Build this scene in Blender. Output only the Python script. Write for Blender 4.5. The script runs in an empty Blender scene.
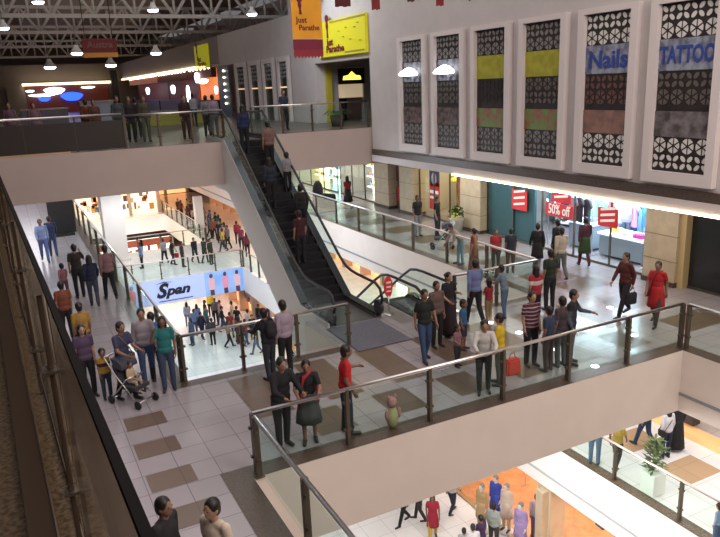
import bpy, bmesh, math, random
from mathutils import Vector, Matrix
random.seed(7)
S = bpy.context.scene
COL = S.collection
PI = math.pi
# ---------------------------------------------------------------- camera calibration (vanishing points measured on the photo)
F = 688.234
CX, CY = 360.0, 268.5
RX = Vector((0.88856082, -0.15301595, 0.43248791))
RY = Vector((-0.45694815, -0.21152682, 0.86397615))
RZ = Vector((-0.04071934, -0.96531991, -0.2578748))
HC = 6.15          # eye height above the middle mall floor (z = 0)
def ray(px, py):
    v = Vector((px - CX, py - CY, F))
    return Vector((RX.dot(v), RY.dot(v), RZ.dot(v)))
def onZ(px, py, z):
    r = ray(px, py); t = (z - HC) / r.z
    return Vector((r.x * t, r.y * t, z))
def onX(px, py, X):
    r = ray(px, py); t = X / r.x
    return Vector((X, r.y * t, r.z * t + HC))
def onY(px, py, Y):
    r = ray(px, py); t = Y / r.y
    return Vector((r.x * t, Y, r.z * t + HC))
# ---------------------------------------------------------------- materials
MATS = {}
def mat(name, col, rough=0.6, metal=0.0, emit=0.0, ecol=None, noise=0.0, nscale=6.0, bump=0.0, col2=None):
    if name in MATS: return MATS[name]
    m = bpy.data.materials.new(name); m.use_nodes = True
    nt = m.node_tree; b = nt.nodes['Principled BSDF']
    b.inputs['Base Color'].default_value = (*col, 1)
    b.inputs['Roughness'].default_value = rough
    b.inputs['Metallic'].default_value = metal
    if emit:
        b.inputs['Emission Color'].default_value = (*(ecol or col), 1)
        b.inputs['Emission Strength'].default_value = emit
    if noise or col2:
        tc = nt.nodes.new('ShaderNodeTexCoord'); n = nt.nodes.new('ShaderNodeTexNoise')
        n.inputs['Scale'].default_value = nscale; n.inputs['Detail'].default_value = 4
        nt.links.new(tc.outputs['Object'], n.inputs['Vector'])
        r = nt.nodes.new('ShaderNodeValToRGB')
        c2 = col2 or tuple(max(0, c * (1 - noise)) for c in col)
        r.color_ramp.elements[0].position = 0.38; r.color_ramp.elements[1].position = 0.62
        r.color_ramp.elements[0].color = (*c2, 1); r.color_ramp.elements[1].color = (*col, 1)
        nt.links.new(n.outputs['Fac'], r.inputs['Fac']); nt.links.new(r.outputs['Color'], b.inputs['Base Color'])
        if bump:
            bp = nt.nodes.new('ShaderNodeBump'); bp.inputs['Strength'].default_value = bump
            nt.links.new(n.outputs['Fac'], bp.inputs['Height']); nt.links.new(bp.outputs['Normal'], b.inputs['Normal'])
    MATS[name] = m
    return m
def tile_mat(name, c1, c2, grout, size, rough):
    m = bpy.data.materials.new(name); m.use_nodes = True; nt = m.node_tree; b = nt.nodes['Principled BSDF']
    tc = nt.nodes.new('ShaderNodeTexCoord'); br = nt.nodes.new('ShaderNodeTexBrick')
    br.offset = 0.0; br.inputs['Scale'].default_value = 1.0
    br.inputs['Brick Width'].default_value = size; br.inputs['Row Height'].default_value = size
    br.inputs['Mortar Size'].default_value = 0.008; br.inputs['Mortar Smooth'].default_value = 0.2
    br.inputs['Color1'].default_value = (*c1, 1); br.inputs['Color2'].default_value = (*c2, 1); br.inputs['Mortar'].default_value = (*grout, 1)
    nt.links.new(tc.outputs['Object'], br.inputs['Vector']); nt.links.new(br.outputs['Color'], b.inputs['Base Color'])
    b.inputs['Roughness'].default_value = rough
    MATS[name] = m; return m
def glass_mat(name, tint, gloss=0.12):
    m = bpy.data.materials.new(name); m.use_nodes = True; nt = m.node_tree
    for n in list(nt.nodes):
        if n.type != 'OUTPUT_MATERIAL': nt.nodes.remove(n)
    out = [n for n in nt.nodes if n.type == 'OUTPUT_MATERIAL'][0]
    t = nt.nodes.new('ShaderNodeBsdfTransparent'); t.inputs['Color'].default_value = (*tint, 1)
    g = nt.nodes.new('ShaderNodeBsdfGlossy'); g.inputs['Roughness'].default_value = 0.04
    g.inputs['Color'].default_value = (0.9, 0.97, 0.95, 1)
    fr = nt.nodes.new('ShaderNodeFresnel'); fr.inputs['IOR'].default_value = 1.0 + gloss * 3.2
    mx = nt.nodes.new('ShaderNodeMixShader')
    ge = nt.nodes.new('ShaderNodeNewGeometry'); iv = nt.nodes.new('ShaderNodeMath'); iv.operation = 'SUBTRACT'; iv.inputs[0].default_value = 1.0
    ml = nt.nodes.new('ShaderNodeMath'); ml.operation = 'MULTIPLY'
    nt.links.new(ge.outputs['Backfacing'], iv.inputs[1]); nt.links.new(iv.outputs[0], ml.inputs[0]); nt.links.new(fr.outputs['Fac'], ml.inputs[1])
    nt.links.new(ml.outputs[0], mx.inputs['Fac']); nt.links.new(t.outputs[0], mx.inputs[1]); nt.links.new(g.outputs[0], mx.inputs[2])
    nt.links.new(mx.outputs[0], out.inputs['Surface'])
    MATS[name] = m; return m
def stripe_mat(name, c1, c2, z0, z1, period, duty=.4):
    m = bpy.data.materials.new(name); m.use_nodes = True; nt = m.node_tree; b = nt.nodes['Principled BSDF']; b.inputs['Roughness'].default_value = .85
    tc = nt.nodes.new('ShaderNodeTexCoord'); sp = nt.nodes.new('ShaderNodeSeparateXYZ'); nt.links.new(tc.outputs['Object'], sp.inputs[0])
    def M(op, a, v):
        n = nt.nodes.new('ShaderNodeMath'); n.operation = op; nt.links.new(a, n.inputs[0])
        if isinstance(v, float): n.inputs[1].default_value = v
        else: nt.links.new(v, n.inputs[1])
        return n.outputs[0]
    z = sp.outputs['Z']; fr = M('LESS_THAN', M('FRACT', M('DIVIDE', z, float(period)), 0.0), float(duty))
    k = M('MULTIPLY', M('MULTIPLY', fr, M('GREATER_THAN', z, float(z0))), M('LESS_THAN', z, float(z1)))
    mx = nt.nodes.new('ShaderNodeMix'); mx.data_type = 'RGBA'; nt.links.new(k, mx.inputs['Factor'])
    mx.inputs['A'].default_value = (*c1, 1); mx.inputs['B'].default_value = (*c2, 1); nt.links.new(mx.outputs['Result'], b.inputs['Base Color'])
    MATS[name] = m; return m
def cm(col, rough=0.8):
    """cloth / paint colour picked by value"""
    k = 'cloth_%02x%02x%02x' % tuple(int(min(1, c) * 255) for c in col)
    return mat(k, col, rough)
# ---------------------------------------------------------------- mesh helpers
def box(bm, a, b, mi=0):
    x0, y0, z0 = [min(a[i], b[i]) for i in range(3)]; x1, y1, z1 = [max(a[i], b[i]) for i in range(3)]
    v = [bm.verts.new(p) for p in ((x0,y0,z0),(x1,y0,z0),(x1,y1,z0),(x0,y1,z0),(x0,y0,z1),(x1,y0,z1),(x1,y1,z1),(x0,y1,z1))]
    for f in ((0,3,2,1),(4,5,6,7),(0,1,5,4),(1,2,6,5),(2,3,7,6),(3,0,4,7)):
        bm.faces.new([v[i] for i in f]).material_index = mi
def poly(bm, pts, mi=0):
    f = bm.faces.new([bm.verts.new(p) for p in pts]); f.material_index = mi; return f
def prism(bm, pts, d, mi=0):
    """extrude polygon pts by vector d"""
    d = Vector(d); a = [bm.verts.new(p) for p in pts]; b = [bm.verts.new(Vector(p) + d) for p in pts]
    n = len(pts); fs = [bm.faces.new(a), bm.faces.new(list(reversed(b)))]
    for i in range(n): fs.append(bm.faces.new((a[i], b[i], b[(i+1) % n], a[(i+1) % n])))
    for f in fs: f.material_index = mi
def frame_basis(d):
    d = d.normalized(); u = Vector((0, 0, 1)) if abs(d.z) < 0.95 else Vector((1, 0, 0))
    s = d.cross(u).normalized(); return s, s.cross(d).normalized()
def tube(bm, pts, rad, seg=8, mi=0, caps=True, sx=1.0, sy=1.0):
    pts = [Vector(p) for p in pts]
    if not isinstance(rad, (list, tuple)): rad = [rad] * len(pts)
    rings = []
    for i, p in enumerate(pts):
        d = (pts[min(i+1, len(pts)-1)] - pts[max(i-1, 0)])
        s, u = frame_basis(d)
        rings.append([bm.verts.new(p + s * math.cos(2*PI*k/seg) * rad[i] * sx + u * math.sin(2*PI*k/seg) * rad[i] * sy) for k in range(seg)])
    for i in range(len(rings)-1):
        for k in range(seg):
            f = bm.faces.new((rings[i][k], rings[i][(k+1) % seg], rings[i+1][(k+1) % seg], rings[i+1][k])); f.material_index = mi; f.smooth = True
    if caps:
        bm.faces.new(list(reversed(rings[0]))).material_index = mi; bm.faces.new(rings[-1]).material_index = mi
def ell(bm, c, r, useg=14, vseg=9, mi=0, rot=None):
    c = Vector(c); rings = []
    M = rot or Matrix.Identity(3)
    for j in range(1, vseg):
        th = PI * j / vseg
        rings.append([bm.verts.new(c + M @ Vector((r[0]*math.sin(th)*math.cos(2*PI*k/useg), r[1]*math.sin(th)*math.sin(2*PI*k/useg), r[2]*math.cos(th)))) for k in range(useg)])
    t = bm.verts.new(c + M @ Vector((0, 0, r[2]))); b = bm.verts.new(c + M @ Vector((0, 0, -r[2])))
    fs = []
    for k in range(useg):
        k2 = (k+1) % useg
        fs.append(bm.faces.new((t, rings[0][k], rings[0][k2])))
        for j in range(len(rings)-1): fs.append(bm.faces.new((rings[j][k], rings[j+1][k], rings[j+1][k2], rings[j][k2])))
        fs.append(bm.faces.new((rings[-1][k], b, rings[-1][k2])))
    for f in fs: f.material_index = mi; f.smooth = True
def lathe(bm, prof, c=(0,0,0), seg=20, mi=0, ex=1.0, ey=1.0, wav=0.0, nw=9, ax=0):
    c = Vector(c); rings = []
    for (r, z) in prof:
        rings.append([bm.verts.new(c + Vector((r*ex*math.cos(2*PI*k/seg)*(1+wav*math.sin(nw*2*PI*k/seg)), r*ey*math.sin(2*PI*k/seg)*(1+wav*math.sin(nw*2*PI*k/seg)), z))) for k in range(seg)])
    for i in range(len(rings)-1):
        for k in range(seg):
            f = bm.faces.new((rings[i][k], rings[i][(k+1) % seg], rings[i+1][(k+1) % seg], rings[i+1][k])); f.material_index = mi; f.smooth = True
    bm.faces.new(list(reversed(rings[0]))).material_index = mi; bm.faces.new(rings[-1]).material_index = mi
def to_mesh(name, bm, fix=True):
    if fix: bmesh.ops.recalc_face_normals(bm, faces=bm.faces)
    me = bpy.data.meshes.new(name); bm.to_mesh(me); bm.free(); return me
def link(name, me, mats=None, parent=None, loc=None, rot=None):
    o = bpy.data.objects.new(name, me); COL.objects.link(o)
    if mats is not None:
        if not isinstance(mats, (list, tuple)): mats = [mats]
        for i, m in enumerate(mats):
            if len(me.materials) <= i: me.materials.append(m)
    if loc is not None: o.location = loc
    if rot is not None: o.rotation_euler = rot
    if parent: o.parent = parent
    return o
def obj(name, bm, mats, parent=None, loc=None, rot=None):
    return link(name, to_mesh(name, bm), mats, parent, loc, rot)
def tag(o, label, cat, group=None, kind=None):
    if label: o['label'] = label
    if cat: o['category'] = cat
    if group: o['group'] = group
    if kind: o['kind'] = kind
    return o
def thing(name, label, cat, loc=(0,0,0), rotz=0.0, group=None):
    o = bpy.data.objects.new(name, None); COL.objects.link(o); o.empty_display_size = 0.2
    o.location = loc; o.rotation_euler = (0, 0, rotz)
    return tag(o, label, cat, group)
def struct(name, bm, mats):
    o = obj(name, bm, mats); o['kind'] = 'structure'; return o
def sbox(name, a, b, mats):
    bm = bmesh.new(); box(bm, a, b); return struct(name, bm, mats)
def dup(root, loc, rotz=0.0, label=None, group=None, scale=None):
    r = root.copy(); COL.objects.link(r); r.location = loc; r.rotation_euler = (0, 0, rotz)
    if label: r['label'] = label
    if group: r['group'] = group
    if scale: r.scale = (scale,) * 3
    for ch in list(root.children):
        c = ch.copy(); COL.objects.link(c); c.parent = r
        for g in ch.children:
            d = g.copy(); COL.objects.link(d); d.parent = c
    return r
def text_mesh(s, size, extrude=0.01, bold=0.0, shear=0.0):
    cu = bpy.data.curves.new('t', 'FONT'); cu.body = s; cu.size = size; cu.extrude = extrude; cu.offset = bold; cu.shear = shear
    cu.align_x = 'CENTER'; cu.align_y = 'CENTER'; cu.resolution_u = 3
    o = bpy.data.objects.new('t', cu); COL.objects.link(o)
    dg = bpy.context.evaluated_depsgraph_get(); me = bpy.data.meshes.new_from_object(o.evaluated_get(dg))
    bpy.data.objects.remove(o); bpy.data.curves.remove(cu)
    return me
def text(name, s, size, m, parent, loc, rot, bold=0.0, fitw=None, shear=0.0):
    me = text_mesh(s, size, 0.006, bold, shear); me.materials.clear(); me.materials.append(m)
    if fitw:
        w = max(v.co.x for v in me.vertices) - min(v.co.x for v in me.vertices)
        for v in me.vertices: v.co.x *= fitw / w
    o = bpy.data.objects.new(name, me); COL.objects.link(o); o.location = loc; o.rotation_euler = rot; o.parent = parent
    return o
ROT_NY = (PI/2, 0, 0)          # text readable when looking towards +Y
ROT_NX = (PI/2, 0, -PI/2)      # text readable when looking towards +X
# ================================================================ people
def remesh(bm, voxel, smooth=2):
    me = to_mesh('tmp', bm)
    o = bpy.data.objects.new('tmp', me); COL.objects.link(o)
    md = o.modifiers.new('r', 'REMESH'); md.mode = 'VOXEL'; md.voxel_size = voxel; md.use_smooth_shade = True
    if smooth:
        s = o.modifiers.new('s', 'SMOOTH'); s.factor = 0.5; s.iterations = smooth
    dg = bpy.context.evaluated_depsgraph_get()
    out = bpy.data.meshes.new_from_object(o.evaluated_get(dg))
    bpy.data.objects.remove(o); bpy.data.meshes.remove(me)
    for p in out.polygons: p.use_smooth = True
    return out
def limb(bm, p0, p1, r0, r1, seg=10):
    p0 = Vector(p0); p1 = Vector(p1)
    tube(bm, [p0, p0.lerp(p1, .5), p1], [r0, (r0+r1)/2 * 1.02, r1], seg)
    ell(bm, p0, (r0,)*3, 10, 7); ell(bm, p1, (r1,)*3, 10, 7)
POSES = {
 # arms: (elbow offset from shoulder, wrist offset from elbow) right side is -x ; front is -y
 'stand': dict(L=((.035,.03,-.275),(.0,-.07,-.24)), R=((-.035,.02,-.275),(.01,-.06,-.24)), legs=(.0,.0)),
 'walk':  dict(L=((.05,.10,-.25),(.0,-.04,-.25)), R=((-.05,-.10,-.25),(.02,-.14,-.20)), legs=(-.24,.26)),
 'stroll':dict(L=((.06,-.06,-.26),(.0,-.12,-.21)), R=((-.05,.08,-.26),(.0,-.03,-.25)), legs=(.18,-.16)),
 'rail':  dict(L=((.07,-.14,-.22),(-.05,-.24,-.04)), R=((-.07,-.14,-.22),(.05,-.24,-.04)), legs=(.05,-.04), lean=.18),
 'reach': dict(L=((.12,-.10,-.22),(.14,-.20,-.06)), R=((-.05,.04,-.27),(-.02,-.12,-.22)), legs=(.03,-.05), lean=.05),
 'hold':  dict(L=((.07,-.05,-.25),(-.10,-.22,.05)), R=((-.06,-.03,-.26),(.03,-.18,-.10)), legs=(.04,-.03)),
 'hips':  dict(L=((.17,.06,-.21),(-.11,-.10,-.17)), R=((-.17,.06,-.21),(.11,-.10,-.17)), legs=(.02,.02)),
 'phone': dict(L=((.05,.02,-.27),(.0,-.06,-.24)), R=((-.10,-.12,-.20),(.06,-.08,.22)), legs=(.03,-.04)),
 'bend':  dict(L=((.05,-.05,-.27),(.0,-.10,-.22)), R=((-.05,-.07,-.26),(.0,-.12,-.20)), legs=(.02,-.08), lean=.75),
 'push':  dict(L=((.04,-.10,-.25),(-.02,-.24,-.05)), R=((-.04,-.10,-.25),(.02,-.24,-.05)), legs=(-.15,.15), lean=.1),
 'sit':   dict(L=((.06,-.05,-.25),(-.04,-.20,-.06)), R=((-.06,-.05,-.25),(.04,-.20,-.06)), legs=None),
}
def skeleton(pose, child=False):
    P = POSES[pose]; lean = P.get('lean', 0); k = {}
    sw = .158 if not child else .135
    hipz = .92
    def up(v):
        v = Vector(v); w = v - Vector((0, 0, hipz)); c, s = math.cos(lean), math.sin(lean)
        return Vector((w.x, w.y * c - w.z * s, w.z * c + w.y * s + hipz))
    k['up'] = up
    k['hd'] = 1.25 if child else 1.0
    for s, sg in (('L', 1), ('R', -1)):
        sh = Vector((sg * sw, 0, 1.40)); e = sh + Vector(P[s][0]) * Vector((1,1,1)).x; w = e + Vector(P[s][1])
        sh, = [up(sh)]
        # arm offsets stay vertical-ish even when leaning
        e = sh + Vector(P[s][0]); w = e + Vector(P[s][1]); k['sh'+s], k['el'+s], k['wr'+s] = sh, e, w
        hip = Vector((sg * .09, 0, .90)); k['hip'+s] = hip
        if P['legs'] is None:
            k['kn'+s] = Vector((sg * .13, -.42, .92)); k['an'+s] = Vector((sg * .12, -.46, .50)); k['fd'+s] = Vector((0, -1, 0))
        else:
            d = P['legs'][0 if s == 'L' else 1]
            lift = .10 if d > .2 else .0
            k['kn'+s] = Vector((sg * .10, d * .45 - .02 - (.06 if d > .1 else 0), .49)); k['an'+s] = Vector((sg * .10, d, .085 + lift)); k['fd'+s] = Vector((sg * .12, -1, -.45 if lift else 0)).normalized()
    return k
def fingers(me, k, s):
    """adds five bent fingers rooted inside the palm"""
    bm = bmesh.new(); bm.from_mesh(me)
    w, e = k['wr'+s], k['el'+s]; d = (w - e).normalized(); sg = 1 if s == 'L' else -1
    side = Vector((0, -1, 0)) - d * d.dot(Vector((0, -1, 0)))
    if side.length < .2: side = Vector((sg*-1, 0, 0)) - d * d.dot(Vector((sg*-1, 0, 0)))
    side.normalize(); nrm = d.cross(side).normalized() * (1 if d.cross(side).dot(Vector((-sg, 0, 0))) > 0 else -1)
    base = w + d * .085
    for i, L in enumerate((.068, .078, .072, .056)):
        o = base + side * (.027 - i * .018)
        tube(bm, [o - d * .02, o + d * L * .45 + nrm * .008, o + d * L * .8 + nrm * .024, o + d * L * .95 + nrm * .042], [.0095, .009, .008, .006], 6)
    o = w + d * .035 + side * .03
    tube(bm, [o - side * .015, o + side * .022 + d * .025, o + side * .026 + d * .055 + nrm * .012], [.012, .0105, .0075], 6)
    bm.to_mesh(me); bm.free()
BODY = {}
def body_mesh(pose, child):
    key = (pose, child)
    if key in BODY: return BODY[key]
    k = skeleton(pose, child); up = k['up']; bm = bmesh.new(); h = k['hd']
    lean = POSES[pose].get('lean', 0); R = Matrix.Rotation(lean * .5, 3, 'X')
    hc = up((0, -.01, 1.44)) + R @ Vector((0, -.015, .165 * (h*.6+.4)))
    k['hc'] = hc; k['R'] = R
    ell(bm, hc, (.076*h, .094*h, .112*h), 16, 12, rot=R)
    ell(bm, hc + R @ Vector((0, -.03*h, -.055*h)), (.052*h, .058*h, .062*h), 12, 9, rot=R)
    ell(bm, hc + R @ Vector((0, -.098*h, -.012*h)), (.013*h, .016*h, .026*h), 8, 6, rot=R)
    ell(bm, hc + R @ Vector((0, -.088*h, -.056*h)), (.024*h, .010*h, .009*h), 8, 6, rot=R)
    for sg in (-1, 1): ell(bm, hc + R @ Vector((sg*.078*h, .005, -.01*h)), (.013*h, .022*h, .032*h), 8, 6, rot=R)
    limb(bm, up((0, .01, 1.38)), hc + R @ Vector((0, .01, -.07)), .056, .052)
    ell(bm, up((0, .005, 1.27)), (.145, .092, .17), rot=Matrix.Rotation(lean, 3, 'X'))
    ell(bm, up((0, 0, 1.08)), (.135, .09, .17), rot=Matrix.Rotation(lean, 3, 'X'))
    ell(bm, (0, 0, .93), (.15, .10, .12))
    for s in 'LR':
        limb(bm, k['sh'+s], k['el'+s], .052, .040); limb(bm, k['el'+s], k['wr'+s], .039, .026)
        d = (k['wr'+s] - k['el'+s]).normalized()
        limb(bm, k['wr'+s], k['wr'+s] + d * .05, .027, .03); ell(bm, k['wr'+s] + d * .065, (.022, .036, .040) , 10, 7)
        limb(bm, k['hip'+s], k['kn'+s], .082, .054); limb(bm, k['kn'+s], k['an'+s], .052, .036)
        f = k['fd'+s]; limb(bm, k['an'+s] + Vector((0, .02, -.045)), k['an'+s] + f * .15 + Vector((0, 0, -.05)), .036, .026)
    me = remesh(bm, .013, 1)
    fingers(me, k, 'L'); fingers(me, k, 'R')
    for p in me.polygons: p.use_smooth = True
    me.name = 'person_body'; me.materials.append(mat('skin', (.30, .17, .11)))
    BODY[key] = (me, k); return BODY[key]
GAR = {}
def garment(kind, pose, child):
    key = (kind, pose, child)
    if key in GAR: return GAR[key]
    k = body_mesh(pose, child)[1]; up = k['up']; bm = bmesh.new(); h = k['hd']; R = k['R']; hc = k['hc']
    lean = POSES[pose].get('lean', 0); RL = Matrix.Rotation(lean, 3, 'X'); vox = .016
    if kind in ('tshirt', 'shirt', 'jacket', 'kurta_top'):
        g = .03 if kind == 'jacket' else .018
        ell(bm, up((0, .005, 1.27)), (.15+g, .10+g, .17+g*.4), rot=RL)
        limb(bm, up((-.09, 0, 1.40)), up((.09, 0, 1.40)), .055+g*.5, .055+g*.5)
        ell(bm, up((0, 0, 1.10)), (.148+g, .10+g, .20), rot=RL)
        ell(bm, up((0, 0, .96)), (.160+g, .112+g, .115), rot=RL)
        for s in 'LR':
            if kind in ('tshirt', 'kurta_top'):
                limb(bm, k['sh'+s], k['sh'+s].lerp(k['el'+s], .66), .056+g*.3, .050+g*.3)
            else:
                limb(bm, k['sh'+s], k['el'+s], .054+g*.4, .045+g*.4); limb(bm, k['el'+s], k['el'+s].lerp(k['wr'+s], .9), .044+g*.4, .034+g*.3)
        me = remesh(bm, vox, 2)
    elif kind in ('trousers', 'shorts'):
        ell(bm, (0, 0, .94), (.163, .115, .12))
        for s in 'LR':
            limb(bm, k['hip'+s] + Vector((0,0,-.02)), k['kn'+s], .096, .070)
            if kind == 'trousers': limb(bm, k['kn'+s], k['an'+s] + Vector((0, .005, .01)), .068, .056)
        me = remesh(bm, vox, 2)
    elif kind in ('skirt', 'kurta', 'long_skirt'):
        z1 = {'skirt': .42, 'kurta': .50, 'long_skirt': .10}[kind]; w = {'skirt': .25, 'kurta': .22, 'long_skirt': .27}[kind]
        prof = [(w, z1), (w*.93, z1+.18), (.195, .78), (.178, .93), (.155, 1.06), (.10, 1.07)]
        lathe(bm, prof, (0, 0, 0), 30, ey=.80, wav=.035, nw=8)
        me = to_mesh('skirt', bm)
    elif kind in ('hair', 'hair_long', 'hair_bun'):
        ell(bm, hc + R @ Vector((0, .018*h, .022*h)), (.088*h, .100*h, .108*h), 16, 12, rot=R)
        ell(bm, hc + R @ Vector((0, .045*h, -.02*h)), (.080*h, .070*h, .10*h), rot=R)
        if kind == 'hair_long':
            ell(bm, hc + R @ Vector((0, .075, -.13)), (.085, .045, .19), rot=R)
            for sg in (-1, 1): ell(bm, hc + R @ Vector((sg*.07, .02, -.07)), (.03, .045, .10), rot=R)
        if kind == 'hair_bun': ell(bm, hc + R @ Vector((0, .12, .02)), (.05, .05, .05), rot=R)
        me = remesh(bm, .012, 1)
    elif kind == 'shoe':
        f = k['fdL']; a = k['anL']
        limb(bm, a + Vector((0, .025, -.04)), a + f * .16 + Vector((0, 0, -.048)), .046, .036); 
        bmesh.ops.scale(bm, vec=(1, 1, 1), verts=bm.verts)
        me = remesh(bm, .014, 1)
        GAR[('shoeL', pose, child)] = me; bm = bmesh.new(); f = k['fdR']; a = k['anR']
        limb(bm, a + Vector((0, .025, -.04)), a + f * .16 + Vector((0, 0, -.048)), .046, .036)
        GAR[('shoeR', pose, child)] = remesh(bm, .014, 1)
        me.materials.append(MATS['shoe_dark']); GAR[('shoeR', pose, child)].materials.append(MATS['shoe_dark'])
    elif kind == 'dupatta':
        pts = [(-.17, -.15, .80), (-.12, -.14, 1.15), (-.05, -.10, 1.42), (.08, .06, 1.46), (.16, .13, 1.25), (.20, .14, .75)]
        tube(bm, [up(p) if p[2] > .92 else Vector(p) for p in pts], [.07, .065, .05, .05, .065, .075], 10, sy=.35)
        me = to_mesh('dupatta', bm)
    elif kind == 'bag':
        w = k['wrL']; c = w + Vector((0, -.02, -.34)); box(bm, c + Vector((-.06, -.15, -.17)), c + Vector((.06, .15, .14)))
        bmesh.ops.bevel(bm, geom=bm.edges[:], offset=.03, segments=2, affect='EDGES')
        tube(bm, [c + Vector((0, -.09, .13)), w + Vector((0, -.03, -.07)), w + Vector((0, .03, -.07)), c + Vector((0, .09, .13))], .008, 6)
        me = to_mesh('bag', bm)
    elif kind == 'backpack':
        c = up((0, .19, 1.22)); ell(bm, c, (.15, .09, .22)); ell(bm, c + Vector((0, .07, -.06)), (.11, .05, .11))
        for sg in (-1, 1): tube(bm, [c + Vector((sg*.1, -.02, .18)), c + Vector((sg*.1, -.22, .22)), c + Vector((sg*.11, -.31, .0)), c + Vector((sg*.13, -.1, -.16))], .018, 6)
        me = remesh(bm, .018, 1)
    elif kind == 'shoulder_bag':
        c = Vector((.21, .03, .88)); box(bm, c + Vector((-.04, -.14, -.11)), c + Vector((.05, .14, .11)))
        bmesh.ops.bevel(bm, geom=bm.edges[:], offset=.025, segments=2, affect='EDGES')
        tube(bm, [c + Vector((0, -.1, .1)), up((.06, -.145, 1.20)), up((-.10, -.07, 1.46)), up((-.04, .12, 1.30)), c + Vector((0, .1, .1))], .010, 6)
        me = to_mesh('sbag', bm)
    elif kind == 'band':   # contrasting band round the chest
        lathe(bm, [(.172, 1.20), (.178, 1.24), (.178, 1.32), (.172, 1.36)], (0, .003, 0), 24, ey=.68)
        for v in bm.verts: v.co = up(v.co + Vector((0, 0, 0))); 
        for v in bm.verts: v.co = Vector((v.co.x*1.08, v.co.y*1.08, v.co.z))
        me = to_mesh('band', bm)
    elif kind == 'eyes':
        for sg in (-1, 1): ell(bm, hc + R @ Vector((sg*.030*h, -.088*h, .016*h)), (.012*h, .007*h, .007*h), 8, 6, rot=R)
        me = to_mesh('eyes', bm); me.materials.append(MATS['eye_dark'])
    me.name = kind; GAR[key] = me; return me
mat('shoe_dark', (.03, .025, .025), .5); mat('eye_dark', (.02, .015, .012), .3)
def setmat(o, m):
    me = o.data
    if not me.materials: me.materials.append(m)
    o.material_slots[0].link = 'OBJECT'; o.material_slots[0].material = m
DIM = .72
SKIN = [(.24, .13, .085), (.30, .17, .11), (.19, .10, .065), (.36, .22, .15)]
def person(label, pos, h, face, pose='stand', top=('tshirt', (.1,.1,.1)), bot=('trousers', (.03,.03,.04)), hair='hair', hcol=(.012,.009,.008), extra=(), skin=None, group=None, shoes=None):
    """face: compass angle in degrees the person looks towards: 0 = +X, 90 = +Y"""
    child = h < 1.42
    me, k = body_mesh(pose, child)
    full = (k['hc'].z + .12 * k['hd']) if pose not in ('bend', 'sit') else 1.72
    sk = skin if skin is not None else random.randrange(4)
    o = bpy.data.objects.new('person', me); COL.objects.link(o)
    o.location = pos; sc = h / full; wide = 1.0 if not child else 1.05
    if pose == 'sit': o.location = pos
    o.scale = (sc * wide, sc * wide, sc); o.rotation_euler = (0, 0, math.radians(face + 90))
    setmat(o, mat('skin_tone_%d' % sk, SKIN[sk], .55))
    tag(o, label, 'person', group)
    def add(nm, key, col, rough=.85):
        g = garment(key, pose, child); c = bpy.data.objects.new(nm, g); COL.objects.link(c); c.parent = o
        setmat(c, col if isinstance(col, bpy.types.Material) else cm(tuple(v * DIM for v in col), rough)); return c
    add({'tshirt': 'shirt', 'shirt': 'shirt', 'jacket': 'jacket', 'kurta_top': 'blouse'}[top[0]], top[0], top[1])
    add({'trousers': 'trousers', 'shorts': 'shorts', 'skirt': 'skirt', 'kurta': 'tunic', 'long_skirt': 'long_skirt'}[bot[0]], bot[0], bot[1])
    if bot[0] in ('kurta',): add('trousers', 'trousers', bot[2] if len(bot) > 2 else (.03,.03,.03))
    add('hair', hair, hcol, .5)
    garment('shoe', pose, child)
    for s in 'LR':
        c = bpy.data.objects.new('shoe', GAR[('shoeL' if s == 'L' and ('shoeL', pose, child) in GAR else 'shoeR', pose, child)]); COL.objects.link(c); c.parent = o
        setmat(c, cm(shoes or (.03, .025, .025), .5))
    if pose in POSES: 
        e = bpy.data.objects.new('eyes', garment('eyes', pose, child)); COL.objects.link(e); e.parent = o
    for nm, key, col in extra: add(nm, key, col)
    return o
def at_head(hx, hy, h, z):
    """floor point under a head top seen at pixel (hx, hy) for a person of height h standing on level z"""
    p = onZ(hx, hy, z + h); return Vector((p.x, p.y, z))
# ================================================================ the setting
Z3, Z1, Z0 = 4.4, -4.4, -8.4
W_WHITE = mat('wall_white', (.56, .515, .51), .7, noise=.05, nscale=2)
W_CREAM = mat('fascia_cream', (.70, .62, .56), .65, noise=.04, nscale=1.5)
W_SOFF = mat('soffit_white', (.72, .70, .68), .8)
TILE = tile_mat('floor_tiles', (.33, .30, .315), (.30, .272, .285), (.17, .15, .15), .6, .20)
TILE_B = tile_mat('floor_tiles_brown', (.125, .085, .062), (.145, .10, .073), (.08, .055, .045), .6, .28)
TILE_L = tile_mat('floor_tiles_bright', (.78, .76, .76), (.70, .69, .70), (.45, .44, .44), .8, .2)
TILE_T = tile_mat('floor_tiles_tan', (.48, .33, .20), (.42, .29, .18), (.3, .22, .15), .8, .25)
GRAN = mat('granite', (.17, .13, .085), .5, noise=.6, nscale=40, col2=(.045, .035, .022))
GRAN_D = mat('granite_dark', (.095, .068, .05), .35, noise=.4, nscale=40)
STONE = mat('stone_cream', (.56, .46, .33), .6, noise=.12, nscale=3)
DARK = mat('dark_panel', (.018, .016, .016), .5)
BROWNP = mat('brown_panel', (.055, .032, .022), .45)
STEEL = mat('brushed_steel', (.62, .60, .58), .28, 1.0)
STEEL_D = mat('dark_steel', (.16, .13, .11), .4, .8)
BRONZE = mat('bronze_post', (.10, .075, .055), .45, .3)
RUBBER = mat('black_rubber', (.01, .01, .012), .35)
GLASS = glass_mat('rail_glass', (.90, .965, .945), .10)
GLASS_B = glass_mat('rail_glass_brown', (.62, .55, .46), .10)
GLASS_S = glass_mat('shop_glass', (.95, .98, .99), .08)
GLOW_W = mat('strip_light', (1, .85, .6), .5, emit=9.0, ecol=(1, .80, .52))
GLOW_C = mat('lamp_white', (.9, .95, 1), .5, emit=14.0, ecol=(.85, .92, 1))

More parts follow.
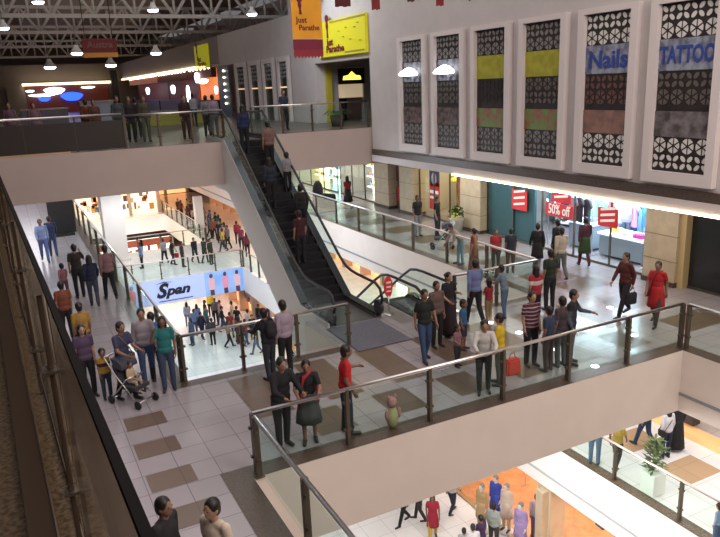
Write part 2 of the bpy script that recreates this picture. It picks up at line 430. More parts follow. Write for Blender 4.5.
def slab(name, rects, ztop, thick, mats, patches=(), fascia=True):
    """floor plate: top tiles (slot 0), sides and soffit (slot 1), patches (slot 2), border (slot 3)"""
    bm = bmesh.new()
    for r in rects:
        box(bm, (r[0], r[1], ztop - thick), (r[2], r[3], ztop), 1)
        poly(bm, [(r[0], r[1], ztop+.004), (r[2], r[1], ztop+.004), (r[2], r[3], ztop+.004), (r[0], r[3], ztop+.004)], 0)
    for i, p in enumerate(patches):
        z = ztop + .008 + (.003 if p[4] == 3 else 0)
        poly(bm, [(p[0], p[1], z), (p[2], p[1], z), (p[2], p[3], z), (p[0], p[3], z)], p[4])
    me = bpy.data.meshes.new(name); bm.to_mesh(me); bm.free()
    o = link(name, me, mats); o['kind'] = 'structure'; return o
# ---- middle floor (z = 0)
pat = []
y = 3.2
while y < 13.6:                                  # brown bars along the left walkway
    pat.append((1.25, y, 2.0, y + .58, 2)); pat.append((-.4, y, .35, y + .58, 2)); y += 1.17
for i in range(11):                             # brown bars running across the bridge
    x = 3.55 + i * 1.55
    if x > 13: break
    pat.append((x, 11.75, x + .78, 13.85, 2))
    if x < 12.5: pat.append((x + .78, 10.5, x + 1.55, 11.5, 2))
for i in range(20): pat.append((14.0, 15.6 + i*2.3, 15.6, 16.75 + i*2.3, 2))
for i in range(6): pat.append((14.2, 4.5 + i*2.0, 15.8, 5.5 + i*2.0, 2))
pat += [(2.35, -2, 2.8, 10.2, 3), (2.8, 9.8, 13.05, 10.2, 3), (13.05, -2, 13.40, 10.2, 3),
        (2.45, 14.0, 6.7, 14.3, 3), (2.45, 14.3, 2.8, 60, 3), (10.2, 14.65, 13.05, 14.9, 3), (13.05, 14.65, 13.4, 60, 3)]
slab('floor_middle', [(-7, -3, 2.8, 70), (2.8, 9.8, 13.05, 14.3), (6.5, 14.3, 8.62, 16.5), (8.62, 14.3, 13.05, 14.9), (13.05, -3, 22, 70), (2.8, 62, 13.05, 70)],
     0, 1.5, [TILE, W_CREAM, TILE_B, GRAN_D], pat)
# shadow joint round the middle floor's edge
bm = bmesh.new()
box(bm, (13.03, 14.9, -1.10), (13.06, 62, -1.03)); box(bm, (13.03, -3, -1.10), (13.06, 9.8, -1.03))
struct('trim_1', bm, mat('joint_grey', (.22, .24, .26), .6))
# ---- top floor (z = 4.4)
slab('floor_top', [(-7, 24.2, 7.0, 92), (7.0, 26.0, 18, 92)],
     Z3, 1.5, [mat('floor_top_tiles', (.14, .11, .10), .3, noise=.2, nscale=2), mat('fascia_pink', (.50, .41, .375), .65, noise=.04, nscale=1.5), TILE_B, GRAN],
     [])
# inner base channel and steel nosing of our own balustrade
KX = -.0306                                     # our balustrade drifts slightly to the left as it recedes
def NX(off, y): return .13 + off + KX * y
def near_prism(bm, o0, o1, za, zb, y0=-3, y1=24.19):
    prism(bm, [(NX(o0, y0), y0, za), (NX(o1, y0), y0, za), (NX(o1, y1), y1, za), (NX(o0, y1), y1, za)], (0, 0, zb-za))
bm = bmesh.new(); prism(bm, [(-7, -3, 2.9), (NX(0, -3), -3, 2.9), (NX(0, 24.2), 24.2, 2.9), (-7, 24.2, 2.9)], (0, 0, 1.5)); struct('floor_top_near', bm, GRAN)
bm = bmesh.new(); near_prism(bm, -.20, -.095, Z3, Z3+.03); struct('trim_2', bm, mat('brown_channel', (.055, .040, .030), .45))
bm = bmesh.new(); near_prism(bm, -.095, -.088, Z3, Z3+.036); near_prism(bm, -.005, .003, Z3-.03, Z3+.02); struct('trim_3', bm, STEEL)
# ---- first floor (z = -4.4)
p1 = [(14.6, 8.6 + i*1.9, 16.0, 9.6 + i*1.9, 2) for i in range(4)] + [(13.05, -3, 13.4, 30, 3)]
slab('floor_lower', [(13.05, -3, 22, 31), (11.9, 31, 22, 75), (-7, -3, 2.2, 40), (-7, 40, 11.9, 48.5), (-7, 48.5, 4.0, 75), (4.0, 63, 11.9, 75)],
     Z1, 1.5, [TILE_L, mat('fascia_white', (.86, .86, .86), .6), TILE_T, GRAN], p1)
bm = bmesh.new(); box(bm, (13.03, -3, Z1-1.10), (13.06, 31, Z1-1.03)); struct('trim_4', bm, mat('joint_grey2', (.45, .48, .52), .6))
# ---- ground floor
bm = bmesh.new(); box(bm, (-7, -3, Z0-.3), (13.05, 95, Z0), 0)
for i in range(8):
    for j in range(9):
        if (i + j) % 2: poly(bm, [(2+i*1.6, 8+j*1.6, Z0+.004), (3.6+i*1.6, 8+j*1.6, Z0+.004), (3.6+i*1.6, 9.6+j*1.6, Z0+.004), (2+i*1.6, 9.6+j*1.6, Z0+.004)], 1) if j < 5 and i > 2 else None
struct('floor_ground', bm, [TILE_L, TILE_T])
bm = bmesh.new(); box(bm, (13.05, -3, Z0-.3), (22, 95, Z0+.02)); box(bm, (12.9, -3, Z0), (13.1, 60, Z0+.06))
struct('floor_shop_wood', bm, mat('wood_orange', (.55, .25, .11), .3, noise=.25, nscale=4))
# ---- walls
# right upper wall (x = 13.8), with alcove between y 25.8 and 31.5 and four tall openings beyond
bm = bmesh.new()
T = 11.6
box(bm, (13.8, -3, 3.5), (14.3, 25.9, T)); box(bm, (13.8, 25.9, 7.2), (14.3, 31.5, T))
box(bm, (13.8, 31.5, 4.4), (14.3, 34.5, T)); box(bm, (13.8, 34.5, 7.75), (14.3, 44.6, 9.7)); box(bm, (13.8, 44.6, 7.75), (14.3, 92, 9.7))
struct('wall_right', bm, W_WHITE)
bm = bmesh.new(); box(bm, (14.3, 31.5, 4.4), (15.0, 31.8, T)); box(bm, (16.4, 31.5, 4.4), (18, 31.8, T)); box(bm, (15.0, 31.5, 7.0), (16.4, 31.8, T)); box(bm, (17.8, 25.9, 4.4), (18, 31.5, T)); box(bm, (14.3, 25.6, 4.4), (18, 25.9, T))
struct('wall_alcove', bm, mat('alcove_grey', (.42, .40, .39), .7))
# pinkish bulkhead further along right wall
bm = bmesh.new(); box(bm, (13.72, 47.5, 7.95), (13.80, 92, 9.7)); struct('trim_5', bm, mat('bulkhead_brown', (.30, .25, .235), .7))
bm = bmesh.new(); box(bm, (-7, 91.5, 4.4), (20, 92, 9.9), 0); struct('wall_back', bm, mat('bulkhead_brown2', (.30, .25, .23), .7))
# band under the windows: granite + white + strip light
bm = bmesh.new(); box(bm, (13.74, -3, 3.28), (13.8, 25.85, 3.52)); struct('trim_6', bm, mat('granite_band', (.10, .07, .055), .45, noise=.3, nscale=25))
bm = bmesh.new(); box(bm, (13.7, -3, 3.02), (14.3, 25.85, 3.28)); box(bm, (14.3, -3, 3.10), (17.4, 26.0, 3.5)); box(bm, (17.4, -3, 3.10), (22, 60, 3.5)); struct('ceiling_corridor', bm, W_WHITE)
bm = bmesh.new()
for a, b in ((-3, 4.2), (4.25, 9.9), (9.95, 15.15), (15.2, 19.9)): box(bm, (13.66, a, 2.985), (13.80, b, 3.03))
s = struct('trim_7', bm, GLOW_W)
# roof
sbox('ceiling_roof', (-8, -4, 13.2), (20, 96, 13.5), mat('roof_dark', (.26, .21, .19), .8))
sbox('wall_left', (-7.3, -4, -8.8), (-7, 96, 13.2), mat('wall_left_grey', (.22, .19, .18), .8))
sbox('wall_front', (-7.3, -4.3, -8.8), (22.3, -4, 13.2), mat('wall_left_grey', (.22, .19, .18), .8))
sbox('wall_shop_back', (22, -4, -8.8), (22.3, 96, 13.2), mat('shop_back_wall', (.35, .32, .30), .8))
sbox('wall_far', (-7.3, 95.7, -8.8), (22.3, 96, 13.2), mat('wall_left_grey', (.22, .19, .18), .8))
# column on the left walkway
bm = bmesh.new(); box(bm, (2.86, 26.9, .0), (3.62, 27.7, 2.9)); box(bm, (2.82, 26.86, 0), (3.66, 27.74, .12)); struct('column_white', bm, W_SOFF)
bm = bmesh.new(); box(bm, (12.1, 51.5, Z1), (12.7, 52.1, -1.5)); struct('column_lower', bm, W_SOFF)
bm = bmesh.new(); box(bm, (13.1, 13.9, Z0), (13.7, 14.5, -5.9)); struct('column_ground', bm, STONE)
# ---- far shop wall under the top floor, left (seen down the left walkway)
bm = bmesh.new(); box(bm, (-7, 69.6, 0), (22, 70, 2.9)); struct('wall_walkway_end', bm, mat('end_wall', (.18, .13, .13), .7))

# ================================================================ jali windows on the upper right wall
JW = mat('jali_hole', (.62, .61, .58), .7); JB = mat('jali_metal', (.022, .017, .016), .45); JBR = mat('jali_dim', (.11, .095, .085), .6); JR = mat('jali_dim_red', (.12, .055, .045), .6)  # pale hole colour stands in for the glow behind the screen
WFR = mat('window_frame_white', (.66, .60, .59), .55)
def jali(bm, y0, z0, cell, ncol, rows, x, hm):
    """rows: list of 'p' (four petals) or 'c' (six spoke rosette); drawn on plane x facing -x"""
    for r, kind in enumerate(rows):
        for c in range(ncol):
            cy, cz = y0 - (c + .5) * cell, z0 - (r + .5) * cell
            if kind == 'p':
                for sy in (-1, 1):
                    for sz in (-1, 1):
                        a = PI/4 * sy * sz * -1
                        pts = []
                        for k in range(10):
                            t = 2*PI*k/10; u, v = math.cos(t)*cell*.135, math.sin(t)*cell*.225
                            pts.append((x, cy + sy*cell*.245 + u*math.cos(a) - v*math.sin(a), cz + sz*cell*.235 + u*math.sin(a) + v*math.cos(a)))
                        prism(bm, pts, (.008, 0, 0), hm)
            else:
                for k in range(6):
                    t0, t1 = 2*PI*k/6 + .10 + PI/6, 2*PI*(k+1)/6 - .10 + PI/6
                    pts = [(x, cy + math.cos((t0+t1)/2)*cell*.10, cz + math.sin((t0+t1)/2)*cell*.10)]
                    for j in range(5):
                        t = t0 + (t1-t0)*j/4; pts.append((x, cy + math.cos(t)*cell*.43, cz + math.sin(t)*cell*.465))
                    prism(bm, pts, (.008, 0, 0), hm)
SKINP = mat('poster_skin', (.30, .16, .12), .4, noise=.4, nscale=3, col2=(.16, .10, .09))
GREYP = mat('poster_grey', (.20, .18, .19), .4, noise=.6, nscale=4, col2=(.07, .06, .06))
BLUEP = mat('poster_blue_ground', (.30, .33, .40), .4, noise=.4, nscale=6, col2=(.12, .13, .19))
YELP = mat('poster_yellow', (.36, .34, .03), .5, emit=.04, noise=.25, nscale=4)
REFP = mat('reflection_pale', (.33, .33, .38), .3, noise=.7, nscale=5, col2=(.06, .055, .07))  # pale mottling painted as reflections in the glass
GRNP = mat('poster_green_red', (.13, .24, .07), .5, noise=.5, nscale=3, col2=(.28, .06, .06))
BLUET = mat('letters_blue', (.03, .06, .28), .5)
PEOPP = mat('reflection_dark_figures', (.16, .11, .10), .5, noise=.7, nscale=5, col2=(.03, .025, .025))  # reflected people painted as dark mottling
desc = {0: 'white framed lattice window with a pale lamp reflection, farthest of the six beside the alcove', 1: 'white framed lattice window with a large white oval lamp reflection and pale upper reflections',
        2: 'white framed lattice window with plain yellow upper panel, left one of the two yellow panels', 3: 'white framed lattice window with yellow upper panel and open petal screen across its middle',
        4: 'white framed lattice window with a blue Nails poster', 5: 'white framed lattice window with a blue TATTOO poster'}
yl = [23.42, 21.11, 18.79, 16.46, 14.11, 11.82]
def jali_window(y1, i, zt=7.77, zb=3.62, rows3=True, lab=None):
    t = thing('lattice_window', lab or desc[i], 'window', (13.8, y1 - .96, zb), 0, 'tall lattice windows on the upper right wall')
    w = .96; H = zt - zb
    bm = bmesh.new()
    for (a0, a1, b0, b1) in ((-w, -w+.21, 0, H), (w-.21, w, 0, H), (-w+.21, w-.21, 0, .27), (-w+.21, w-.21, H-.14, H)): box(bm, (-.16, a0, b0), (0, a1, b1))
    f = obj('frame', bm, WFR, t)
    W0, W1 = w-.21, -w+.21; hz = H-.14; cell = (W0-W1)/4
    bm = bmesh.new(); box(bm, (-.03, W1, .27), (-.0, W0, hz)); obj('backing', bm, JB, t)
    sec = [('top', hz, hz-cell*2.05), ('poster', hz-cell*2.05, hz-cell*3.9), ('mid', hz-cell*3.9, hz-cell*6.3), ('poster2', hz-cell*6.3, hz-cell*7.85)]  # poster rows hold painted reflections in windows 0 and 1
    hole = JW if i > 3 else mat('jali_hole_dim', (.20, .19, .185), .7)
    bm = bmesh.new(); jali(bm, W0, hz-.02, cell, 4, ['p', 'c'], -.045, 0); obj('screen', bm, hole, t)
    zmid = hz-cell*3.95
    bm = bmesh.new(); jali(bm, W0, zmid, cell, 4, ['p', 'c'] if i != 3 else ['c', 'p'], -.045, 0)
    obj('screen', bm, (JR if i == 4 else JBR) if i != 2 else JB, t)
    bm = bmesh.new(); jali(bm, W0, hz-cell*7.87, cell, 4, ['c', 'p'], -.045, 0); obj('screen', bm, hole, t)
    pm = {0: REFP, 1: REFP, 2: YELP, 3: YELP, 4: BLUEP, 5: BLUEP}[i]; pm2 = {0: PEOPP, 1: PEOPP, 2: GRNP, 3: GRNP, 4: SKINP, 5: GREYP}[i]  # first two windows carry painted reflections, the others posters
    bm = bmesh.new(); box(bm, (-.05, W1, sec[1][2]), (-.03, W0, sec[1][1])); p = obj('poster', bm, pm, t)  # in windows 0 and 1 a panel of painted reflections, no poster
    bm = bmesh.new(); box(bm, (-.05, W1, sec[3][2]), (-.03, W0, sec[3][1])); obj('poster', bm, pm2, t)  # in windows 0 and 1 painted reflected people, no poster
    zc = (sec[1][1] + sec[1][2]) / 2
    if i == 4: text('lettering', 'Nails', .60, BLUET, p, (-.06, 0, zc-.02), ROT_NX, .012, fitw=1.25)
    if i == 5: text('lettering', 'TATTOO', .52, BLUET, p, (-.06, 0, zc-.02), ROT_NX, .014, fitw=1.42)
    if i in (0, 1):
        bm = bmesh.new(); lathe(bm, [(.04, .22), (.16, .17), (.32, .07), (.40, -.02), (.36, -.07), (.1, -.09)], (-.22, 0, zc-.05), 20); obj('lamp_reflection', bm, mat('lamp_reflection_glow', (.9, .95, 1), .4, emit=3.0), t)  # glowing dome added to stand for a lamp's reflection in the glass
    return t
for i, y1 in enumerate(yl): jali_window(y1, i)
# four plain tall windows further along the top floor
for j, (y0, y1) in enumerate(((34.75, 36.4), (37.0, 38.8), (39.4, 41.2), (41.9, 43.9))):
    t = thing('tall_window', 'tall narrow white framed window on the top floor, %s from the white pillar' % ['first', 'second', 'third', 'fourth'][j], 'window', (13.8, (y0+y1)/2, 4.4), 0, 'tall narrow windows beside the escalator head')
    w = (y1-y0)/2
    bm = bmesh.new(); box(bm, (-.12, -w, 0), (.05, -w+.22, 3.35)); box(bm, (-.12, w-.22, 0), (.05, w, 3.35)); box(bm, (-.12, -w+.22, 3.1), (.05, w-.22, 3.35)); obj('frame', bm, WFR, t)
    bm = bmesh.new(); box(bm, (.0, -w+.22, 0), (.05, w-.22, 3.1)); obj('pane', bm, mat('pane_dim', (.055, .05, .045), .15), t)
    bm = bmesh.new(); jali(bm, w-.22, 3.05, (2*w-.44)/3, 3, ['p', 'p'], -.01, 0); obj('screen', bm, mat('jali_far', (.25, .25, .27), .6), t)
    bm = bmesh.new(); box(bm, (-.02, -w+.22, 1.75), (.0, w-.22, 1.82)); obj('reflection_strip', bm, mat('warm_reflection', (1, .7, .35), .5, emit=.8), t)  # glowing strip imitates a warm reflection across the pane
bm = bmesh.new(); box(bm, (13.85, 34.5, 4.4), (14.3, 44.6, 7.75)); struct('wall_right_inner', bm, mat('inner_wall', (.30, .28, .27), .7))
# ================================================================ balustrades
def railing(label, pts, z, spacing=1.8, hand=STEEL, glass=GLASS, post=BRONZE, h=1.08, hr=.035, cat='railing', group='glass railings round the openings', skip=()):
    p0 = Vector((pts[0][0], pts[0][1], z)); t = thing('glass_railing', label, cat, p0, 0, group)
    L = [Vector((p[0], p[1], z)) - p0 for p in pts]
    bm = bmesh.new(); tube(bm, [p + Vector((0, 0, h)) for p in L], hr, 10); obj('handrail', bm, hand, t)
    for a, b in zip(L[:-1], L[1:]):
        d = b - a; n = max(1, round(d.length / spacing)); u = d.normalized(); s = Vector((-u.y, u.x, 0))
        for i in range(n):
            q0 = a + d * (i / n) + u * .04; q1 = a + d * ((i+1) / n) - u * .04
            bm = bmesh.new(); prism(bm, [q0 + Vector((0,0,.10)), q1 + Vector((0,0,.10)), q1 + Vector((0,0,h-.09)), q0 + Vector((0,0,h-.09))], s * .012)
            obj('glass_panel', bm, glass, t)
        for i in range(n + 1):
            if i == n and b is not L[-1]: continue
            q = a + d * (i / n); bm = bmesh.new()
            prism(bm, [q - u*.03 - s*.05, q + u*.03 - s*.05, q + u*.03 + s*.05, q - u*.03 + s*.05], (0, 0, h))
            prism(bm, [q - u*.06 - s*.08, q + u*.06 - s*.08, q + u*.06 + s*.08, q - u*.06 + s*.08], (0, 0, .02))
            for zz in (.30, .82): prism(bm, [q - u*.075 - s*.03 + Vector((0,0,zz)), q + u*.075 - s*.03 + Vector((0,0,zz)), q + u*.075 + s*.03 + Vector((0,0,zz)), q - u*.075 + s*.03 + Vector((0,0,zz))], (0, 0, .04))
            obj('post', bm, post, t)
    return t
railing('glass railing along the front edge of the bridge in the foreground', [(2.9, 9.93), (13.1, 9.93)], 0, 1.82)
railing('glass railing running towards us along the left side of the foreground void', [(2.9, 9.8), (2.9, -2.6)], 0, 2.0)
railing('short glass railing in front of the opening left of the escalator', [(2.75, 14.25), (6.75, 14.25)], 0, 1.3)
railing('glass railing along the left walkway beside the long opening', [(2.72, 14.4), (2.72, 60)], 0, 2.4)
railing('glass railing in front of the right opening beside the descending escalator', [(10.25, 14.82), (13.1, 14.82)], 0, 1.45)
railing('long glass railing along the right corridor edge below the lattice windows', [(13.15, 14.95), (13.15, 60)], 0, 2.3)
railing('glass railing along the near end of the right corridor, right of the foreground void', [(13.15, 9.8), (13.15, -2.6)], 0, 2.0)
railing('glass railing on the lower right corridor above the white slab edge', [(13.2, 30), (13.2, -2.6)], Z1, 2.1)
railing('glass railing above the blue banner on the far lower bridge', [(2.2, 40.1), (11.9, 40.1)], Z1, 1.6)
railing('glass railing behind the far lower bridge', [(4.0, 48.4), (11.9, 48.4)], Z1, 1.6)
railing('glass railing of the lower right gallery nearer than the banner', [(12.0, 40.0), (12.0, 31.1)], Z1, 1.5)
railing('glass railing of the lower right gallery beyond the banner bridge', [(12.0, 48.5), (12.0, 75)], Z1, 1.9)
railing('glass railing at the top floor edge left of the escalator', [(3.65, 24.3), (7.0, 24.3)], Z3, 1.2)
railing('glass railing on the top floor between escalator and lattice wall', [(8.65, 26.1), (13.75, 26.1)], Z3, 1.25)
# solid brown balustrade on the far top floor, left
t = thing('panelled_balustrade', 'dark brown solid balustrade with a pale handrail at the far top floor edge', 'railing', (-7, 24.3, Z3))
for i in range(7):
    bm = bmesh.new(); box(bm, (i*1.52+.01, -.03, .04), (i*1.52+1.50, .05, .95)); obj('panel', bm, mat('balustrade_brown', (.020, .013, .011), .55), t)
bm = bmesh.new(); tube(bm, [(0, 0, 1.13), (10.6, 0, 1.13)], .04, 8); obj('handrail', bm, STEEL, t)
bm = bmesh.new(); box(bm, (0, -.06, -.02), (8.9, .0, .05)); obj('brass_trim', bm, mat('brass_trim', (.75, .5, .3), .3, .6), t)
for i in range(8):
    bm = bmesh.new(); box(bm, (i*1.52-.02, -.02, .0), (i*1.52+.03, .03, 1.1)); obj('post', bm, BROWNP, t)
# our own railing (we look over it)
t = thing('near_railing', 'black topped glass railing close to us running down the left of the view', 'railing', (.13, 0, Z3), math.atan(-KX))
bm = bmesh.new(); box(bm, (-.006, -2.9, 1.080), (.013, 24.1, 1.10)); hb = mat('handrail_black', (.008, .007, .007), .8); hb.node_tree.nodes['Principled BSDF'].inputs['Specular IOR Level'].default_value = .1; obj('handrail', bm, hb, t)
for i in range(13):
    y = -.9 + 1.76 * i
    bm = bmesh.new(); box(bm, (-.030, y-.012, .0), (-.012, y+.012, 1.075)); obj('post', bm, mat('post_brown', (.09, .065, .05), .4, .2), t)
    for z in (.28, .78):
        bm = bmesh.new(); box(bm, (-.05, y-.035, z), (.012, y+.035, z+.012)); tube(bm, [(-.035, y, z-.015), (-.035, y, z+.03)], .008, 8); obj('clamp', bm, STEEL, t)
    bm = bmesh.new(); box(bm, (-.004, y+.03, .05), (.004, y+1.73, 1.07)); obj('glass_panel', bm, GLASS_B, t)

# ================================================================ escalators
def escalator(label, x0, x1, yb, zb, yt, zt, flatb, flatt, clad=1.25):
    """steps between (yb, zb) and (yt, zt); flats extend to flatb and flatt (signed y)"""
    t = thing('escalator', label, 'escalator', (x0, yb, zb))
    def L(x, y, z): return (x - x0, y - yb, z - zb)
    path = [(flatb, zb), (yb, zb), (yt, zt), (flatt, zt)]
    def strip(bm, xa, xb, lo, hi, mi=0):
        top = [L(xa, y, z + hi) for y, z in path]; bot = [L(xa, y, z + lo) for y, z in path]
        for i in range(3):
            prism(bm, [bot[i], bot[i+1], top[i+1], top[i]], (xb - xa, 0, 0), mi)
    for xa, xb in ((x0, x0+.05), (x1-.05, x1)):
        bm = bmesh.new(); strip(bm, xa, xb, -clad, .12); obj('side_cladding', bm, mat('escalator_cladding', (.66, .64, .62), .5), t)
    bm = bmesh.new(); strip(bm, x0+.05, x1-.05, -clad, -clad+.04); obj('soffit_panel', bm, mat('escalator_cladding', (.66, .64, .62), .5), t)
    for xa, xb in ((x0+.02, x0+.24), (x1-.24, x1-.02)):
        bm = bmesh.new(); strip(bm, xa, xb, .12, .17); obj('deck', bm, mat('escalator_deck', (.06, .065, .075), .25, .6), t)
        bm = bmesh.new(); strip(bm, xa + (.20 if xa < (x0+x1)/2 else .0), xa + (.22 if xa < (x0+x1)/2 else .02), -.3, .14); obj('skirt', bm, STEEL_D, t)
    for xc in (x0+.12, x1-.12):
        bm = bmesh.new(); top = [L(xc, y, z + .88) for y, z in path]; bot = [L(xc, y, z + .17) for y, z in path]
        for i in range(3): prism(bm, [bot[i], bot[i+1], top[i+1], top[i]], (.012, 0, 0))
        obj('glass_side', bm, GLASS, t)
        sgn = 1 if flatt > flatb else -1
        pts = [(flatb + sgn*.15, zb + .22), (flatb - sgn*.12, zb + .35), (flatb - sgn*.22, zb + .58), (flatb - sgn*.10, zb + .84), (flatb + sgn*.15, zb + .95)]
        p = Vector((0, yb, zb + .95)); 
        up_ = 1 if zt > zb else -1
        pts += [(yb - sgn*.7, zb+.95), (yb - sgn*.3, zb+.95 + .02*up_), (yb + sgn*.05, zb+.95 + .09*up_), (yb + (yt-yb)*.07, zb + .93 + (zt-zb)*.07)]
        pts += [(yb + (yt-yb)*.92, zt - (zt-zb)*.08 + .97), (yt + sgn*.1, zt+1.0), (yt + sgn*.5, zt+.95), (flatt - sgn*.15, zt+.95), (flatt + sgn*.10, zt+.84), (flatt + sgn*.22, zt+.58), (flatt + sgn*.12, zt+.35), (flatt - sgn*.15, zt+.22)]
        bm = bmesh.new(); tube(bm, [L(xc, a, b) for a, b in pts], .042, 8, sx=1.0); obj('handrail', bm, RUBBER, t)
        bm = bmesh.new(); lathe(bm, [(.2, -.05), (.22, 0), (.2, .05)], (0,0,0), 16)
        for v in bm.verts: v.co = Vector(L(xc + v.co.z, flatb + v.co.y, zb + .30 + v.co.x))
        obj('newel', bm, mat('newel_dark', (.03, .03, .035), .35), t)
    n = int(abs(zt - zb) / .20)
    for i in range(n):
        a = i / n; b = (i+1) / n; ya, yc = yb + (yt-yb)*a, yb + (yt-yb)*b; zz = zb + (zt-zb)*a + (zt-zb)/n
        z_low = min(zz, zz - (zt-zb)/n) - .12; ztop = max(zz, zz-(zt-zb)/n)
        bm = bmesh.new(); box(bm, L(x0+.25, ya, z_low), L(x1-.25, yc, ztop))
        for k in range(9):
            xk = x0 + .30 + k * (x1-x0-.6)/8; box(bm, L(xk, ya, ztop), L(xk+.02, yc, ztop+.008))
        obj('step', bm, mat('step_dark', (.018, .018, .022), .4, .3), t)
    for (ya, yc, z) in ((flatb, yb, zb), (yt, flatt, zt)):
        bm = bmesh.new(); box(bm, L(x0+.25, ya, z-.1), L(x1-.25, yc, z+.02)); obj('comb_plate', bm, mat('comb_plate', (.20, .20, .21), .35, .7), t)
    return t
escalator('long escalator rising from the bridge to the top floor with riders on it', 6.85, 8.5, 17.6, 0, 23.95, Z3, 15.7, 26.0, clad=1.75)
escalator('escalator descending beside the rising one with an arched black handrail', 8.95, 10.15, 16.7, 0, 23.0, Z1, 14.7, 24.6, clad=.9)
bm = bmesh.new(); box(bm, (6.75, 13.75, .012), (8.25, 15.6, .03)); bmesh.ops.bevel(bm, geom=bm.edges[:], offset=.01, segments=1, affect='EDGES')
tag(obj('floor_mat', bm, mat('landing_mat', (.12, .12, .15), .7, noise=.2, nscale=20)), 'dark grey metal landing mat at the foot of the rising escalator', 'mat')
# round red sign at the escalator foot
t = thing('sign_stand', 'oval red warning sign between the two escalators', 'sign', (8.72, 15.75, 0))
bm = bmesh.new(); tube(bm, [(0, 0, 0), (0, 0, .55)], .02, 8); lathe(bm, [(.14, 0), (.14, .02), (.02, .04)], (0,0,0), 16); obj('pole', bm, STEEL, t)
bm = bmesh.new()
prism(bm, [(.13*math.cos(2*PI*k/20), -.015, .80 + .30*math.sin(2*PI*k/20)) for k in range(20)], (0, .03, 0)); b = obj('plate', bm, mat('sign_red', (.55, .03, .03), .5, emit=.15), t)
bm = bmesh.new(); box(bm, (-.07, -.03, .90), (.07, -.017, .95)); box(bm, (-.07, -.03, .66), (.07, -.017, .70)); box(bm, (-.07, -.03, .78), (.07, -.017, .82)); obj('marks', bm, cm((.8,.8,.75)), b)
# ================================================================ shops and signs
XS = 17.2
# ---- pillars between the middle floor shops
def pillar(label, y0, y1, z0=0, z1=3.1, x0=16.85, m=STONE, x1=17.5):
    t = thing('stone_pillar', label, 'pillar', (x0, y0, z0), 0, 'cream stone pillars between the shopfronts')
    bm = bmesh.new(); box(bm, (0, 0, .15), (x1-x0, y1-y0, z1-z0)); obj('shaft', bm, m, t)
    n = int((z1-z0)/.75)
    bm = bmesh.new()
    for i in range(1, n+1): box(bm, (-.008, -.005, i*.75), (x1-x0, y1-y0+.005, i*.75+.02))
    obj('joint', bm, mat('stone_joint', (.25, .19, .13), .6), t)
    bm = bmesh.new(); box(bm, (-.03, -.02, 0), (x1-x0, y1-y0+.02, .15)); obj('base', bm, GRAN_D, t)
pillar('wide cream stone pillar between the fashion shop and the dark glass shop', 13.15, 14.3)
pillar('cream stone pillar between the teal fashion shop and the yellow shop', 22.5, 23.9)
pillar('cream stone pillar left of the yellow shop beside the red door', 27.7, 29.0)
pillar('cream stone pillar farthest left, beyond the red door', 30.1, 31.6)
# walls of the shop cells
bm = bmesh.new()
for y in (-2.8, 13.6, 23.1, 28.3, 31.0, 36.5, 43, 52): box(bm, (17.3, y, 0), (22, y+.2, 3.2))
struct('wall_shops', bm, mat('shop_partition', (.50, .47, .44), .7))
def storefront(label, y0, y1, z0, z1, x=XS, mull=3, frame=STEEL_D, glass=GLASS_S, gap=()):
    t = thing('shop_window', label, 'shopfront', (x, y0, z0)); w = y1 - y0; h = z1 - z0
    bm = bmesh.new(); box(bm, (-.03, 0, 0), (.03, w, .08)); box(bm, (-.03, 0, h-.08), (.03, w, h))
    for i in range(mull+1): yy = w*i/mull; box(bm, (-.03, max(0, yy-.025), 0), (.03, min(w, yy+.025), h))
    obj('frame', bm, frame, t)
    for i in range(mull):
        if i in gap: continue
        bm = bmesh.new(); box(bm, (-.006, w*i/mull+.03, .08), (.006, w*(i+1)/mull-.03, h-.08)); obj('pane', bm, glass, t)
    return t
storefront('tall glass front of the bright teal fashion shop below the yellow windows', 14.32, 22.48, 0, 3.1, mull=5, gap=(2,))
storefront('glass front of the yellow toned shop behind the two men in black', 23.92, 27.68, 0, 3.1, mull=3, gap=(1,))
DG = mat('dark_glass', (.02, .022, .025), .12)
t = storefront('large dark unlit shop window at the right end of the corridor', 4.0, 13.0, 0, 3.0, mull=3, glass=DG)
bm = bmesh.new(); box(bm, (16.95, 12.95, 0), (17.2, 13.18, 3.1)); struct('trim_8', bm, mat('gold_trim', (.55, .42, .22), .4))
storefront('glass front of a bright shop seen under the top floor slab', 31.8, 36.4, 0, 3.1, mull=3)
storefront('glass front of a far white lit shop left of the red door', 36.8, 42.8, 0, 3.1, mull=3)
# red door
t = thing('door_red', 'dark doorway with red panel between two cream pillars', 'door', (17.3, 29.05, 0))
bm = bmesh.new(); box(bm, (0, 0, 0), (.06, 1.0, 3.1)); obj('leaf', bm, mat('door_dark_red', (.10, .025, .02), .5), t)
bm = bmesh.new(); box(bm, (-.03, .1, .4), (0, .9, 1.1)); obj('red_panel', bm, mat('door_red', (.45, .03, .03), .5), t)
bm = bmesh.new(); tube(bm, [(-.05, .85, 1.1), (-.05, .85, 1.4)], .015, 6); obj('handle', bm, STEEL, t)
# shop interiors: floors, back walls
TEAL = mat('teal_wall', (.05, .13, .155), .6); BRT = mat('bright_display', (.8, .9, 1), .5, emit=1.6, ecol=(.75, .88, 1))
bm = bmesh.new(); box(bm, (17.25, 19.7, 0), (17.35, 22.45, 3.05)); struct('wall_teal', bm, TEAL)
bm = bmesh.new(); box(bm, (21.0, 14.4, 0), (21.2, 22.4, 3.1)); struct('wall_fashion_back', bm, mat('fashion_back', (.55, .62, .70), .6))
bm = bmesh.new(); box(bm, (20.4, 23.4, 0), (20.6, 28.2, 3.1)); struct('wall_yellow_back', bm, mat('yellow_shop_back', (.55, .40, .06), .6))
bm = bmesh.new(); box(bm, (20.4, 31.3, 0), (20.6, 60, 3.1)); struct('wall_far_back', bm, mat('far_shop_back', (.75, .75, .60), .6, emit=.5))
